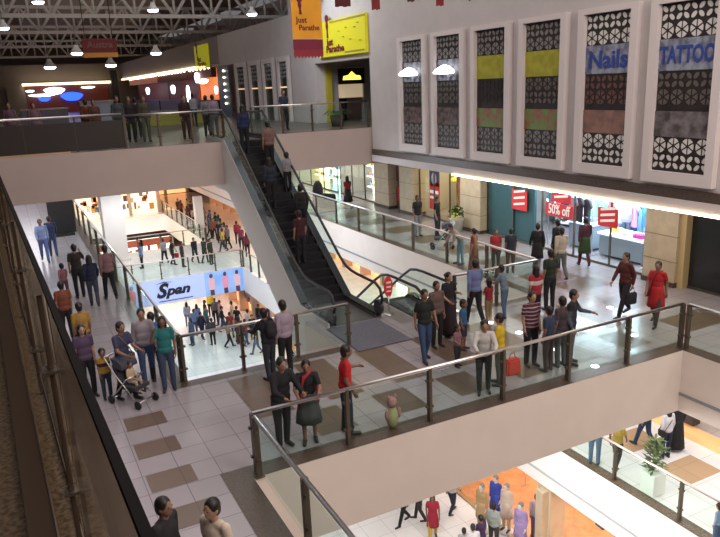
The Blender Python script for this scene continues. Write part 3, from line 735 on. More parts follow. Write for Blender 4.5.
# garments on rails
def garment_mesh():
    bm = bmesh.new()
    prof = [(-.18, -.85), (.18, -.85), (.15, -.45), (.16, -.12), (.27, -.28), (.31, -.20), (.17, .0), (.06, .03), (0, .0), (-.06, .03), (-.17, .0), (-.31, -.20), (-.27, -.28), (-.16, -.12), (-.15, -.45)]
    prism(bm, [(-.05, p[0], p[1]) for p in prof], (.10, 0, 0))
    bmesh.ops.bevel(bm, geom=bm.edges[:], offset=.015, segments=1, affect='EDGES')
    return to_mesh('garment', bm)
GM = garment_mesh(); GM.materials.append(cm((.5, .5, .5)))
CL = [(.75,.1,.35), (.1,.35,.6), (.7,.72,.78), (.08,.08,.1), (.3,.6,.75), (.55,.12,.12), (.85,.85,.9), (.25,.5,.3), (.6,.4,.7), (.05,.1,.3), (.8,.35,.5), (.1,.5,.55)]
CLN = ['pink', 'blue', 'pale grey', 'black', 'light blue', 'red', 'white', 'green', 'lilac', 'navy', 'rose', 'teal']
ORDN = ['first', 'second', 'third', 'fourth', 'fifth', 'sixth', 'seventh', 'eighth', 'ninth', 'tenth', 'eleventh', 'twelfth', 'thirteenth', 'fourteenth']
WARM = [0, 5, 6, 10, 2, 3, 5, 8]
def clothes(n, x, y0, y1, z, group, where, colors=None, jitter=.15, sc=1.0):
    for i in range(n):
        ci = random.choice(colors or list(range(12)))
        o = bpy.data.objects.new('hanging_garment', GM); COL.objects.link(o)
        o.location = (x + random.uniform(-jitter, jitter), y0 + (y1-y0)*(i+.5)/n, z + random.uniform(-.03, .03)); o.scale = (sc,)*3
        o.rotation_euler = (0, 0, random.uniform(-.5, .5)); setmat(o, cm(CL[ci]))
        tag(o, '%s garment, %s from the right %s' % (CLN[ci], ORDN[i], where), 'clothing', group)
def rack(label, x, y0, y1, z, posts=True, zf=0):
    t = thing('clothes_rail', label, 'clothes rail', (x, y0, zf), 0, 'clothes rails in the shops')
    bm = bmesh.new(); tube(bm, [(0, 0, z-zf), (0, y1-y0, z-zf)], .018, 6); obj('bar', bm, STEEL, t)
    for yy in (0, y1-y0):
        bm = bmesh.new(); tube(bm, [(0, yy, 0), (0, yy, z-zf)], .018, 6); box(bm, (-.2, yy-.02, 0), (.2, yy+.02, .03)); obj('upright', bm, STEEL, t)
for (x, y0, y1, z, n, w) in ((20.1, 14.6, 19.6, 1.35, 14, 'on the rear rail of the teal shop'), (19.4, 14.9, 19.6, 1.75, 13, 'on the middle rail of the teal shop'), (17.75, 17.3, 19.5, 2.0, 7, 'on the short front rail of the teal shop')):
    rack('steel clothes rail %s' % w.replace('on the', 'being the'), x, y0, y1, z + .06); clothes(n, x, y0, y1, z, 'garments in the teal fashion shop', w)
for (x, y0, y1, z, n, w) in ((19.4, 24.0, 27.6, 1.65, 9, 'on the rear rail of the yellow shop'), (18.2, 24.0, 25.2, 1.85, 4, 'on the short front rail of the yellow shop')):
    rack('steel clothes rail %s' % w, x, y0, y1, z + .06); clothes(n, x, y0, y1, z, 'garments in the yellow shop', w, [0, 5, 3, 9, 5, 7])
t = thing('display_shelf', 'low wall shelf crowded with coloured folded clothes at the back of the fashion shop', 'shelf', (20.55, 14.6, 0))
bm = bmesh.new()
for k in range(4): box(bm, (0, 0, .1+k*.36), (.4, 7.6, .13+k*.36))
for k in range(6): box(bm, (0, k*1.5, 0), (.4, k*1.5+.04, 1.3))
obj('shelves', bm, cm((.6,.65,.7)), t)
bm = bmesh.new()
for k in range(3):
    for q in range(22): w_ = random.uniform(.18, .28); box(bm, (.02, .1+q*.335, .14+k*.36), (.34, .1+q*.335+w_, .14+k*.36+random.uniform(.1, .26)), random.randrange(6))
obj('goods', bm, [cm(c) for c in ((.6,.08,.3), (.1,.3,.6), (.75,.75,.8), (.05,.05,.08), (.1,.45,.5), (.5,.3,.1))], t)['kind'] = 'stuff'
# bright shelf lights in fashion shop
for i, y in enumerate((18.2, 18.9, 19.5)):
    for j, z in enumerate((2.0, 1.65)):
        bm = bmesh.new(); ell(bm, (0, 0, 0), (.06, .28, .09), 12, 8); o = obj('shop_lamp', bm, mat('shop_lamp_glow', (1, 1, 1), .5, emit=7, ecol=(.85, .95, 1)))
        o.location = (18.0, y + j*.12, z); tag(o, 'small white oval lamp, %s one of the %s row in the fashion shop' % (['right', 'middle', 'left'][i], ['upper', 'lower'][j]), 'lamp', 'shelf lamps in the fashion shop')
# display tables
def table(label, x, y, w, d, h, m, z=0):
    t = thing('display_table', label, 'table', (x, y, z))
    bm = bmesh.new(); box(bm, (0, 0, h-.08), (w, d, h)); bmesh.ops.bevel(bm, geom=bm.edges[:], offset=.015, segments=1, affect='EDGES'); obj('table_top', bm, m, t)
    bm = bmesh.new(); box(bm, (.06, .06, .08), (w-.06, d-.06, h-.08)); obj('plinth', bm, mat('plinth_grey', (.30, .36, .42), .5), t)
    for a in (.08, w-.12):
        for b in (.08, d-.12):
            bm = bmesh.new(); box(bm, (a, b, 0), (a+.04, b+.04, .09)); obj('leg', bm, STEEL, t)
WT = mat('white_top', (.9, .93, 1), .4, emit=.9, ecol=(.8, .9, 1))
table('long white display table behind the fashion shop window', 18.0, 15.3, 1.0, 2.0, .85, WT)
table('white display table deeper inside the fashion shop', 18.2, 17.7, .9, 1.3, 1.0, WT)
def folded(x, y, z, c, label):
    bm = bmesh.new()
    for k in range(3): box(bm, (-.16+.01*k, -.2, k*.045), (.16, .2, k*.045+.04))
    bmesh.ops.bevel(bm, geom=bm.edges[:], offset=.012, segments=1, affect='EDGES')
    o = obj('folded_clothes', bm, cm(c)); o.location = (x, y, z); tag(o, label, 'clothing')
folded(18.3, 15.7, .85, (.75, .05, .35), 'magenta pile of folded clothes at the right end of the long white table')
folded(18.3, 16.3, .85, (.8, .82, .85), 'pale pile of folded clothes mid way along the long white table')
folded(18.5, 16.9, .85, (.75, .65, .1), 'yellow pile of folded clothes at the left end of the long white table')
folded(18.6, 18.2, 1.0, (.2, .3, .6), 'blue pile of folded clothes on the inner white table')
# red sale signs hung in the window
RED = mat('sale_red', (.62, .03, .035), .5, emit=.12); WTX = mat('sign_white', (.85, .8, .8), .5, emit=.25)
def sg(x0, ya, x1, yb):
    a, b = onX(x0, (ya+yb)/2, 17.12), onX(x1, (ya+yb)/2, 17.12); m = (x0+x1)/2
    return b.y, a.y, onX(m, yb, 17.12).z, onX(m, ya, 17.12).z
def sale(label, y0, y1, z0, z1, lines, x=17.12):
    t = thing('sale_sign', label, 'sign', (x, (y0+y1)/2, z0))
    bm = bmesh.new(); box(bm, (-.01, -(y1-y0)/2, 0), (.01, (y1-y0)/2, z1-z0)); p = obj('panel', bm, RED, t)
    for s in (-1, 1):
        bm = bmesh.new(); tube(bm, [(0, s*(y1-y0)*.35, z1-z0), (0, s*(y1-y0)*.35, 3.0-z0)], .006, 5); obj('cord', bm, STEEL, t)
    if isinstance(lines, int):
        bm = bmesh.new(); H_ = z1-z0; W_ = y1-y0
        for k in range(lines + 1):
            zc = H_*(1-(k+.6)/(lines+1.2)); prism(bm, [(-.02, W_*.36, zc), (-.02, -W_*.36, zc+.10), (-.02, -W_*.36, zc+.19), (-.02, W_*.36, zc+.08)], (.008, 0, 0))
        obj('white_strokes', bm, WTX, p); return
    for i, (s, sz) in enumerate(lines): text('lettering', s, sz, WTX, p, (-.02, 0, (z1-z0)*(1-(i+.5)/len(lines))), ROT_NX, .006, fitw=(y1-y0)*.8)
sale('red sale sign with white lines on the left teal panel of the fashion shop', *sg(512, 190, 527, 210), 2)
sale('largest red sale sign reading 50% off in the middle of the fashion shop', *sg(546, 204, 573, 217), [('50% off', .5)])
sale('plain upper red sale sign above the 50% off sign', *sg(552, 189, 571, 203), 1)
sale('square red sale sign on the right half of the fashion shop window', *sg(598, 208, 618, 227), 2)
# mannequins
def mannequin(label, x, y, z, face, col, pose='stand', bot=('kurta', (.3,.3,.3), (.3,.3,.3)), group='mannequins in the shop windows'):
    o = person(label, (x, y, z + .08), 1.75, face, pose, ('shirt', col), bot, 'hair', (.3, .28, .26), skin=3, group=group)
    o.name = 'mannequin'; o['category'] = 'mannequin'; setmat(o, mat('mannequin_white', (.65, .62, .6), .4))
    bm = bmesh.new(); lathe(bm, [(.24, -.08), (.24, -.02), (.20, 0)], (0,0,0), 16); obj('base', bm, cm((.6,.6,.62)), o)
    return o
mannequin('mannequin in a turquoise dress at the right end of the fashion shop', 17.9, 14.95, 0, 180, (.08,.45,.65), bot=('kurta', (.08,.45,.65), (.1,.3,.5)))
mannequin('mannequin in pale grey blue clothes beside the turquoise one', 18.5, 14.55, 0, 180, (.35,.45,.55), bot=('kurta', (.3,.4,.5), (.3,.3,.4)))
mannequin('mannequin in a magenta dress behind the sale signs', 19.0, 20.0, .6, 180, (.7,.08,.3), bot=('skirt', (.6,.05,.3)))
mannequin('mannequin in pale lilac top behind the white table', 19.2, 17.1, .5, 180, (.6,.5,.75), bot=('kurta', (.55,.5,.7), (.2,.2,.3)))
# yellow shop fittings
t = thing('display_stand', 'yellow topped round display stand inside the yellow shop', 'display', (18.3, 25.9, 0))
bm = bmesh.new(); lathe(bm, [(.55, .0), (.5, .35), (.5, .42)], seg=24); obj('drum', bm, mat('bright_yellow', (.75, .62, .05), .5, emit=.4), t)
bm = bmesh.new(); tube(bm, [(0,0,.4), (0,0,1.75)], .05, 10); obj('pole', bm, DARK, t)
bm = bmesh.new(); lathe(bm, [(.1, 1.98), (.5, 1.82), (.55, 1.75), (.1, 1.7)], seg=20); obj('canopy', bm, MATS['bright_yellow'], t)
t = thing('shop_poster', 'red and white poster panel at the left side of the yellow shop', 'poster', (17.5, 26.9, .35))
bm = bmesh.new(); box(bm, (0, -.4, 0), (.04, .4, 1.3)); obj('panel', bm, RED, t)
bm = bmesh.new(); box(bm, (-.01, -.35, .75), (0, .35, .9)); box(bm, (-.01, -.35, .5), (0, .35, .62)); obj('white_lines', bm, WTX, t)
t = thing('shop_poster', 'pale face poster high on the left side of the yellow shop', 'poster', (17.5, 26.9, 1.45))
bm = bmesh.new(); box(bm, (0, -.4, 0), (.04, .4, .75)); obj('panel', bm, mat('poster_night', (.06, .08, .16), .5), t)
bm = bmesh.new(); ell(bm, (-.01, 0, .35), (.02, .22, .28)); obj('pale_shape', bm, cm((.6,.6,.75)), t)
t = thing('shop_poster', 'orange and red display panel at the right side of the yellow shop', 'poster', (17.5, 24.6, .7))
bm = bmesh.new(); box(bm, (0, -.5, 0), (.05, .5, 1.9)); obj('panel', bm, mat('poster_orange', (.5, .16, .05), .5, noise=.6, nscale=5), t)
for y, d in ((23.6, 'dark green potted shrub beside the cream pillar at the teal shop'), ):
    t = thing('potted_plant', d, 'plant', (16.45, y, 0))
    bm = bmesh.new(); lathe(bm, [(.22, 0), (.30, .5), (.33, .55), (.26, .5)], seg=18); obj('pot', bm, cm((.55,.53,.48)), t)
    bm = bmesh.new()
    for k in range(120):
        a, b, r = random.uniform(0, 2*PI), random.uniform(-.2, 1.4), random.uniform(.15, .38); c = Vector((math.cos(a)*math.cos(b)*r, math.sin(a)*math.cos(b)*r, .72 + math.sin(b)*r))
        u = Vector((random.uniform(-1,1), random.uniform(-1,1), random.uniform(-1,1))).normalized() * .08; v = u.cross(Vector((.3,.5,.8))).normalized() * .04
        poly(bm, [c-u, c+v, c+u, c-v])
    o = link('foliage', to_mesh('foliage', bm, False), mat('leaf_dark', (.04, .10, .03), .6), t)
# far shops: glowing shelves seen below the top floor
for (y, z, d, c) in ((33.0, .9, 'white glowing display shelf of the shop nearest the red door', (1, .98, .85)), (38.5, .7, 'glowing teal and white display in the far shop under the slab', (.6, .95, .9)), (41.5, 1.0, 'colourful glowing display wall of the farthest corridor shop', (.9, .9, .4))):
    t = thing('display_shelf', d, 'shelf', (18.4, y, 0))
    bm = bmesh.new()
    for k in range(4): box(bm, (0, 0, .4+k*.6), (.4, 2.4, .45+k*.6))
    box(bm, (.38, 0, 0), (.42, 2.4, 2.6)); obj('shelves', bm, mat('shelf_glow_%d' % int(y), c, .5, emit=2.0, ecol=c), t)
    bm = bmesh.new()
    for k in range(4):
        for q in range(7): ell(bm, (.1, .2+q*.33, .55+k*.6), (.1, .1, .12), 8, 6, mi=(q+k) % 3)
    obj('goods', bm, [cm((.2,.4,.6)), cm((.7,.2,.2)), cm((.8,.75,.3))], t)['kind'] = 'stuff'

# ---- top floor food court
t = thing('hanging_banner', 'orange fabric banner with a maroon scalloped lower edge hanging near the escalator', 'banner', (9.45, 22.0, 7.06))
bm = bmesh.new(); box(bm, (-.53, -.01, .62), (.53, .01, 2.6)); p = obj('cloth', bm, mat('banner_orange', (.72, .30, .02), .7, emit=.22, noise=.1, nscale=2), t)
bm = bmesh.new(); box(bm, (-.53, -.015, .28), (.53, .005, .60)); obj('band', bm, mat('banner_maroon', (.22, .02, .05), .7), t)
bm = bmesh.new()
for k in range(9):
    x = -.53 + k*.1178; prism(bm, [(x+.004, -.015, .28), (x+.1138, -.015, .28), (x+.1138, -.015, .08), (x+.06, -.015, .0), (x+.004, -.015, .08)], (0, .02, 0))
obj('scallop', bm, mat('banner_scallop', (.33, .03, .05), .7), t)
for s in (-.45, .45):
    bm = bmesh.new(); tube(bm, [(s, 0, 2.6), (s, 0, 6.1)], .01, 5); obj('cord', bm, DARK, t)
LTR = mat('letters_maroon', (.16, .01, .02), .6)
def chef(parent, x, y, z, s, rot=0, facing='Y'):
    bm = bmesh.new()   # small upright figure emblem: round top, narrow waist, base
    pts = [(0, 1.0), (.16, .93), (.18, .78), (.09, .66), (.13, .5), (.08, .3), (.12, 0), (-.05, 0), (-.03, .3), (-.11, .5), (-.08, .66), (-.18, .78), (-.16, .93)]
    if facing == 'Y': prism(bm, [(x + a*s, y, z + b*s) for a, b in pts], (0, -.012, 0))
    else: prism(bm, [(x, y - a*s, z + b*s) for a, b in pts], (-.012, 0, 0))
    obj('emblem', bm, LTR, parent)
chef(p, -.24, -.012, 1.38, .55)
text('lettering', 'Just', .26, LTR, p, (-.20, -.02, 1.20), ROT_NY, .004)
text('lettering', 'Parathe', .24, LTR, p, (.06, -.02, .96), ROT_NY, .004, fitw=.72)
# yellow sign across the alcove opening
YEL = mat('sign_yellow', (.62, .56, .02), .5, emit=.18, ecol=(.9, .85, .02))
t = thing('shop_sign', 'wide bright yellow food shop sign over the alcove right of the orange banner', 'sign', (13.72, 28.2, 7.42))
bm = bmesh.new(); box(bm, (-.08, -2.3, 0), (.06, 2.42, 1.52)); p = obj('board', bm, YEL, t)
bm = bmesh.new(); box(bm, (-.1, -2.35, 1.40), (-.08, 1.0, 1.47)); box(bm, (-.1, -2.2, .08), (-.08, -.4, .14))
for (a, b) in ((-1.9, .5), (-1.4, 1.05), (-1.0, .6), (-1.7, 1.2), (-.6, 1.1), (-.3, .75), (.1, 1.0)): lathe(bm, [(.07, -.01), (.07, .01)], (-.09, a, b), 10)
obj('border', bm, mat('sign_brown_line', (.35, .28, .05), .6), p)
chef(p, -.1, 1.30, .80, 1.0, facing='X')
text('lettering', 'Just', .42, LTR, p, (-.11, 1.05, .60), ROT_NX, .012); text('lettering', 'Parathe', .40, LTR, p, (-.11, .55, .30), ROT_NX, .012, fitw=1.8)
# alcove fittings
t = thing('shop_sign', 'small black sign with a yellow emblem over the alcove entrance', 'sign', (15.7, 31.42, 6.2))
bm = bmesh.new(); box(bm, (-.7, -.05, 0), (.7, .05, .75)); p = obj('board', bm, DARK, t)
bm = bmesh.new(); prism(bm, [(-.5, -.07, .2), (.5, -.07, .2), (.45, -.07, .38), (.2, -.07, .42), (0, -.07, .6), (-.2, -.07, .42), (-.45, -.07, .38)], (0, .02, 0)); obj('emblem', bm, mat('glow_yellow', (1, .8, .1), .5, emit=2), p)
bm = bmesh.new(); box(bm, (15.02, 31.6, 5.55), (16.38, 31.66, 6.2)); o = obj('menu_board', bm, mat('warm_board', (.7, .55, .35), .5, emit=.5)); tag(o, 'pale warm lit menu panel below the small black sign', 'sign')
bm = bmesh.new(); box(bm, (15.0, 33.5, 4.4), (16.4, 33.6, 7)); struct('wall_alcove_inner', bm, DARK)
bm = bmesh.new(); box(bm, (14.32, 31.38, 4.42), (14.62, 31.48, 7.1)); o = obj('yellow_strip', bm, mat('yellow_strip', (.50, .42, .03), .5)); tag(o, 'narrow vertical yellow panel in the alcove corner below the big yellow sign', 'panel')
t = thing('potted_plant', 'potted palm with dark drooping leaves behind the top floor railing', 'plant', (13.3, 28.2, 4.4))
bm = bmesh.new(); lathe(bm, [(.25, 0), (.32, .5), (.28, .5)], seg=16); obj('pot', bm, cm((.08,.07,.06)), t)
bm = bmesh.new()
for k in range(46):
    a = random.uniform(0, 2*PI); L = random.uniform(.45, .85); pr = None
    for q in range(7):
        f = q/6; p1 = Vector((math.cos(a)*L*f, math.sin(a)*L*f, .5 + L*1.1*f - 1.1*f*f*L)); s = Vector((-math.sin(a), math.cos(a), 0))*.05*(1-f*.85)
        if pr: poly(bm, [pr[0]-pr[1], pr[0]+pr[1], p1+s, p1-s])
        pr = (p1, s)
link('foliage', to_mesh('fronds', bm, False), MATS['leaf_dark'], t)
# far vertical yellow sign
t = thing('shop_sign', 'small square yellow sign with dark emblem on the far white bulkhead', 'sign', (13.65, 51.2, 7.75))
bm = bmesh.new(); box(bm, (-.1, -1.7, 0), (.05, 1.7, 1.6)); p = obj('board', bm, YEL, t)
chef(p, -.12, .9, .55, 1.3, facing='X'); text('lettering', 'Just', .55, LTR, p, (-.13, .3, .62), ROT_NX, .01); text('lettering', 'Parathe', .5, LTR, p, (-.13, -.2, .28), ROT_NX, .01, fitw=2.2)
# hanging red sign
def redsign(label, x, y, z, w, h, s, c2=(.75, .32, .05)):
    t = thing('hanging_sign', label, 'sign', (x, y, z))
    bm = bmesh.new(); box(bm, (-w/2, -.06, .28*h), (w/2, .06, h)); p = obj('board', bm, mat('dull_red', (.16, .012, .015), .6, emit=.02, ecol=(.6, .02, .02)), t)
    bm = bmesh.new(); box(bm, (-w/2, -.07, 0), (w/2, .07, .26*h)); obj('lower_strip', bm, mat('strip_orange', c2, .6), t)
    if s: text('lettering', s, h*.5, mat('dull_pink_letters', (.28, .12, .13), .6), p, (0, -.08, h*.68), ROT_NY, .01)
    for q in (-w*.4, w*.4):
        bm = bmesh.new(); tube(bm, [(q, 0, h), (q, 0, 13.2-z)], .02, 5); obj('cord', bm, DARK, t)
redsign('small dark red hanging sign with an orange lower strip among the trusses', 4.62, 35, 7.85, 1.5, .82, 'Austra')
redsign('dark red hanging sign cut by the left edge of the frame', -.55, 24.9, 6.0, 1.0, .72, '')
# restaurants
def restaurant(label, y0, y1, base, sign_col, name='food_counter', x=13.8, glow=1.0):
    t = thing('food_stall', label, 'food stall', (x, y0, 4.4), 0)
    w = y1-y0
    bm = bmesh.new(); box(bm, (.9, 0, 0), (1.0, w, 3.5)); obj('back_panel', bm, base, t)
    bm = bmesh.new(); box(bm, (-.1, .1, 0), (.5, w-.1, 1.05)); obj('counter', bm, mat('counter_dark', (.05, .04, .04), .4), t)
    bm = bmesh.new(); box(bm, (-.14, .05, 1.05), (.54, w-.05, 1.12)); obj('counter_top', bm, STEEL_D, t)
    bm = bmesh.new(); box(bm, (-.05, 0, 2.7), (.3, w, 3.5)); obj('bulkhead', bm, sign_col, t)
    bm = bmesh.new()
    for k in range(int(w/1.1)): ell(bm, (-.1, .5+k*1.1, 3.35), (.08, .13, .09), 8, 6)
    obj('spot_lamps', bm, mat('spot_glow', (1, .9, .7), .5, emit=8, ecol=(1, .85, .6)), t)['kind'] = 'stuff'
    return t
ORG = mat('stall_orange', (.7, .16, .02), .5, emit=.55, ecol=(1, .22, .03)); RDK = mat('stall_red', (.20, .03, .02), .5, emit=.12); ORD = mat('stall_orange_dim', (.35, .08, .02), .5, emit=.2, noise=.4, nscale=1)
MAR = mat('stall_maroon', (.10, .02, .015), .6, emit=.03)
restaurant('orange lit food stall with a white logo sign left of the blue panel', 49.5, 56.5, ORG, MAR)
restaurant('dim red food stall with small screens, next beyond the orange one', 56.8, 68, RDK, MAR)
restaurant('far dim food stall at the end of the right row', 68.3, 84, RDK, ORD)
t = thing('light_panel', 'tall dark blue glass panel with a column of small lights', 'panel', (13.7, 46.6, 4.4))
bm = bmesh.new(); box(bm, (0, -1.3, 0), (.1, 1.3, 3.3)); obj('board', bm, mat('panel_slate', (.06, .09, .12), .3, emit=.05), t)
bm = bmesh.new()
for k in range(6): ell(bm, (-.05, -.35, .9+k*.42), (.05, .12, .07), 8, 6)
obj('lights', bm, MATS['spot_glow'], t)
def glowsign(label, loc, w, h, m, facing='Y', txt=None, ts=.5):
    t = thing('lit_sign', label, 'sign', loc)
    bm = bmesh.new()
    pts = [(w/2*math.cos(2*PI*k/24)*(1+.12*math.sin(3*2*PI*k/24)), h/2*math.sin(2*PI*k/24)) for k in range(24)]
    if facing == 'Y': prism(bm, [(a, 0, b) for a, b in pts], (0, .1, 0))
    else: prism(bm, [(0, -a, b) for a, b in pts], (.1, 0, 0))
    obj('glowing_panel', bm, m, t)
    bm = bmesh.new(); box(bm, (-w*.3, .1, -.03) if facing == 'Y' else (.1, -w*.3, -.03), (w*.3, .16, .03) if facing == 'Y' else (.16, w*.3, .03)); obj('bracket', bm, DARK, t)
GW = mat('glow_white_sign', (1, 1, 1), .5, emit=5); GB = mat('glow_blue_sign', (.05, .1, 1), .5, emit=3.0, ecol=(.02, .08, 1)); GWB = mat('glow_ice_sign', (.7, .85, 1), .5, emit=2.5)
glowsign('white lit logo over the orange food stall', (13.6, 53.2, 7.15), 1.1, .75, GW, 'X'); glowsign('long lower stroke of the white lit logo over the orange stall', (13.6, 51.6, 6.85), 2.6, .35, GW, 'X')
glowsign('vertical white lit panel at the left edge of the orange stall', (13.55, 56.2, 5.9), .8, 1.5, GW, 'X')
glowsign('small pink glowing panel inside the orange stall', (14.3, 50.8, 6.2), .7, .6, mat('glow_pink', (1, .6, .6), .5, emit=3), 'X')
glowsign('pale blue screen hanging over the dim red stall, right one', (13.5, 61.2, 6.4), 1.5, .75, GWB, 'X'); glowsign('pale blue screen hanging over the far stalls, left one', (13.5, 72.5, 6.4), 1.6, .7, GWB, 'X')
# back wall restaurants (y = 91)
bm = bmesh.new(); box(bm, (3.2, 90.4, 4.4), (12.2, 90.6, 7.55)); o = obj('food_court_front', bm, mat('court_dark', (.05, .014, .014), .5, emit=.04, ecol=(1, .1, .05))); tag(o, 'dark red food court frontage on the far back wall', 'shopfront')
bm = bmesh.new(); box(bm, (1.2, 90.3, 4.4), (3.1, 90.6, 7.6)); o = obj('court_pillar', bm, mat('pillar_tan', (.30, .24, .18), .6)); tag(o, 'tan pillar at the left end of the far food court', 'pillar')
bm = bmesh.new(); box(bm, (2.9, 89.9, 7.55), (12.6, 90.1, 7.82)); struct('trim_9', bm, mat('strip_warm', (1, .8, .5), .5, emit=3.5, ecol=(1, .78, .45)))
bm = bmesh.new(); box(bm, (13.55, 50.2, 7.80), (13.7, 88, 7.95)); struct('trim_10', bm, MATS['strip_warm'])
bm = bmesh.new(); box(bm, (12.5, 88.6, 4.4), (13.2, 89.4, 9.0)); struct('column_dark', bm, DARK)
glowsign('large white lit logo on the far food court', (6.2, 89.6, 6.9), 2.2, .8, GW); glowsign('long white lit strip sign left of the far logo', (4.8, 89.7, 6.45), 2.8, .3, GW)
glowsign('blue lit panel below the white logo on the far food court', (8.0, 89.6, 6.2), 2.4, 1.0, GB); glowsign('small blue lit panel left on the far food court', (5.0, 89.6, 6.05), 1.3, .6, GB)
glowsign('small white lit sign at the right of the far food court', (9.9, 89.6, 7.15), 1.5, .25, GW); glowsign('tiny white lit sign at the left of the far food court', (3.6, 89.6, 6.95), .9, .25, GW)
# low counters / seating blocks behind the balustrade
for (x0, x1, y, h, m, d) in ((1.0, 3.1, 38, 1.25, mat('block_violet', (.10, .09, .14), .5), 'dark violet counter block left on the top floor'), (3.9, 5.6, 40, 1.5, mat('block_pale', (.25, .28, .36), .5), 'pale blue counter block behind the brown balustrade'), (6.3, 8.0, 44, 1.2, mat('block_grey', (.12, .13, .16), .5), 'grey counter block right of the pale blue one')):
    t = thing('service_counter', d, 'counter', (x0, y, 4.4)); bm = bmesh.new(); box(bm, (0, 0, 0), (x1-x0, .8, h-.08)); obj('front', bm, m, t)
    bm = bmesh.new(); box(bm, (-.05, -.05, h-.08), (x1-x0+.05, .85, h)); obj('worktop', bm, STEEL_D, t)
t = thing('service_counter', 'long low counter with a yellow front on the top floor behind the glass railing', 'counter', (5.8, 40, 4.4))
bm = bmesh.new(); box(bm, (0, 0, -.0), (5.0, .6, .62)); obj('front', bm, mat('dull_yellow', (.36, .31, .05), .6), t)
bm = bmesh.new(); box(bm, (-.05, -.05, .62), (5.05, .65, .80)); obj('worktop', bm, cm((.2,.19,.18)), t)

# ---- roof trusses and lamps
TR = mat('truss_grey', (.34, .30, .28), .6)
TRL = mat('truss_lit', (.50, .48, .46), .6)  # paler copy of the truss grey, nearby lamp light painted in
for i, (Y, zb) in enumerate(((30, 10.1), (38.4, 10.0), (48, 10.0), (61, 10.0), (76, 10.0))):
    t = thing('roof_truss', 'grey steel roof truss of crossing bars, %s from the viewer' % ['first', 'second', 'third', 'fourth', 'fifth'][i], 'truss', (-7, Y, zb), 0, 'steel trusses under the roof')
    Lx = 26; d = 1.45; m = TRL if i == 1 else TR
    bm = bmesh.new(); box(bm, (0, -.09, -.09), (Lx, .09, .09)); obj('bottom_chord', bm, m, t)
    bm = bmesh.new(); box(bm, (0, -.09, d-.09), (Lx, .09, d+.09)); obj('top_chord', bm, m, t)
    bm = bmesh.new(); n = 13; s = Lx/n
    for k in range(n):
        a, b = (k*s, 0, 0), ((k+.5)*s, 0, d); c = ((k+1)*s, 0, 0)
        tube(bm, [a, b], .085, 6); tube(bm, [b, c], .085, 6); tube(bm, [((k+.5)*s, 0, 0), b], .065, 6); tube(bm, [a, (k*s, 0, d)], .065, 6)
    obj('web_bars', bm, m, t)
for i, x in enumerate((-3, 3, 9)):
    bm = bmesh.new(); box(bm, (x-.08, -4, 12.6), (x+.08, 96, 12.85)); o = obj('roof_purlin', bm, TR); tag(o, 'long grey roof purlin running away from the viewer, %s from the left' % ['first', 'second', 'third'][i], 'beam', 'roof purlins')
bm = bmesh.new(); box(bm, (-7, 28, 11.8), (20, 28.2, 13.2)); struct('trim_11', bm, mat('roof_glazing', (.10, .13, .14), .4))
lamps = [(38, 2, 24), (3, 28, 30), (77, 53, 42), (50, 67, 55), (111, 65, 55), (156, 53, 38), (252, 14, 34), (153, 10, 30)]
ln = ['near the top edge of the picture', 'at the left edge of the picture', 'left of the small red hanging sign', 'lowest and farthest left', 'just below the small red hanging sign', 'under the pale truss', 'above the tall narrow windows', 'on the second truss']
for i, (px, py, Y) in enumerate(lamps):
    p = onY(px, py, Y); t = thing('high_bay_lamp', 'round white high bay lamp hanging from the roof, ' + ln[i], 'lamp', p, 0, 'high bay lamps under the roof')
    s = Y / 42
    bm = bmesh.new(); lathe(bm, [(.10*s, .42*s), (.13*s, .30*s), (.30*s, .05*s), (.32*s, 0)], seg=18); obj('shade', bm, cm((.6,.6,.6)), t)
    bm = bmesh.new(); lathe(bm, [(.22*s, -.10*s), (.29*s, -.04*s), (.29*s, .0)], seg=18); obj('bulb', bm, GLOW_C, t)
    bm = bmesh.new(); tube(bm, [(0,0,.4*s), (0,0,13.2-p.z)], .015*s, 5); obj('rod', bm, STEEL_D, t)
# bunting flags along the top
fl = [(343, 0, 7, .5), (376, 0, 10, .28), (411, 0, 2, .25), (440, 0, 6, .28), (472, 0, 1, .25), (500, 0, 5, .08), (535, 0, 5, .5), (565, 0, 8, .3), (590, 0, 5, .12)]
for i, (px, a, b, w) in enumerate(fl):
    p = onY(px, b, 19.0); o_l = ['maroon', 'dark red', 'brown', 'crimson', 'brown', 'thin grey', 'checked maroon', 'red', 'dark'][i]
    t = thing('hanging_flag', '%s cloth flag above the lattice windows, %s from the orange banner' % (o_l, ['first', 'second', 'third', 'fourth', 'fifth', 'sixth', 'seventh', 'eighth', 'ninth'][i]), 'flag', p, 0, 'cloth flags hanging near the roof')
    bm = bmesh.new(); n = 4
    for k in range(n): box(bm, (-w/2 + k*w/n, -.008+.006*(k % 2), 0.0+.02*(k % 2)), (-w/2+(k+1)*w/n, .008+.006*(k % 2), .9))
    obj('cloth', bm, cm([(.10,.015,.02), (.22,.03,.03), (.08,.04,.03), (.28,.03,.04), (.08,.04,.03), (.1,.1,.1), (.13,.05,.05), (.24,.05,.04), (.05,.05,.07)][i]), t)
    bm = bmesh.new(); tube(bm, [(0,0,.9), (0,0,13.2-p.z)], .006, 4); obj('cord', bm, DARK, t)

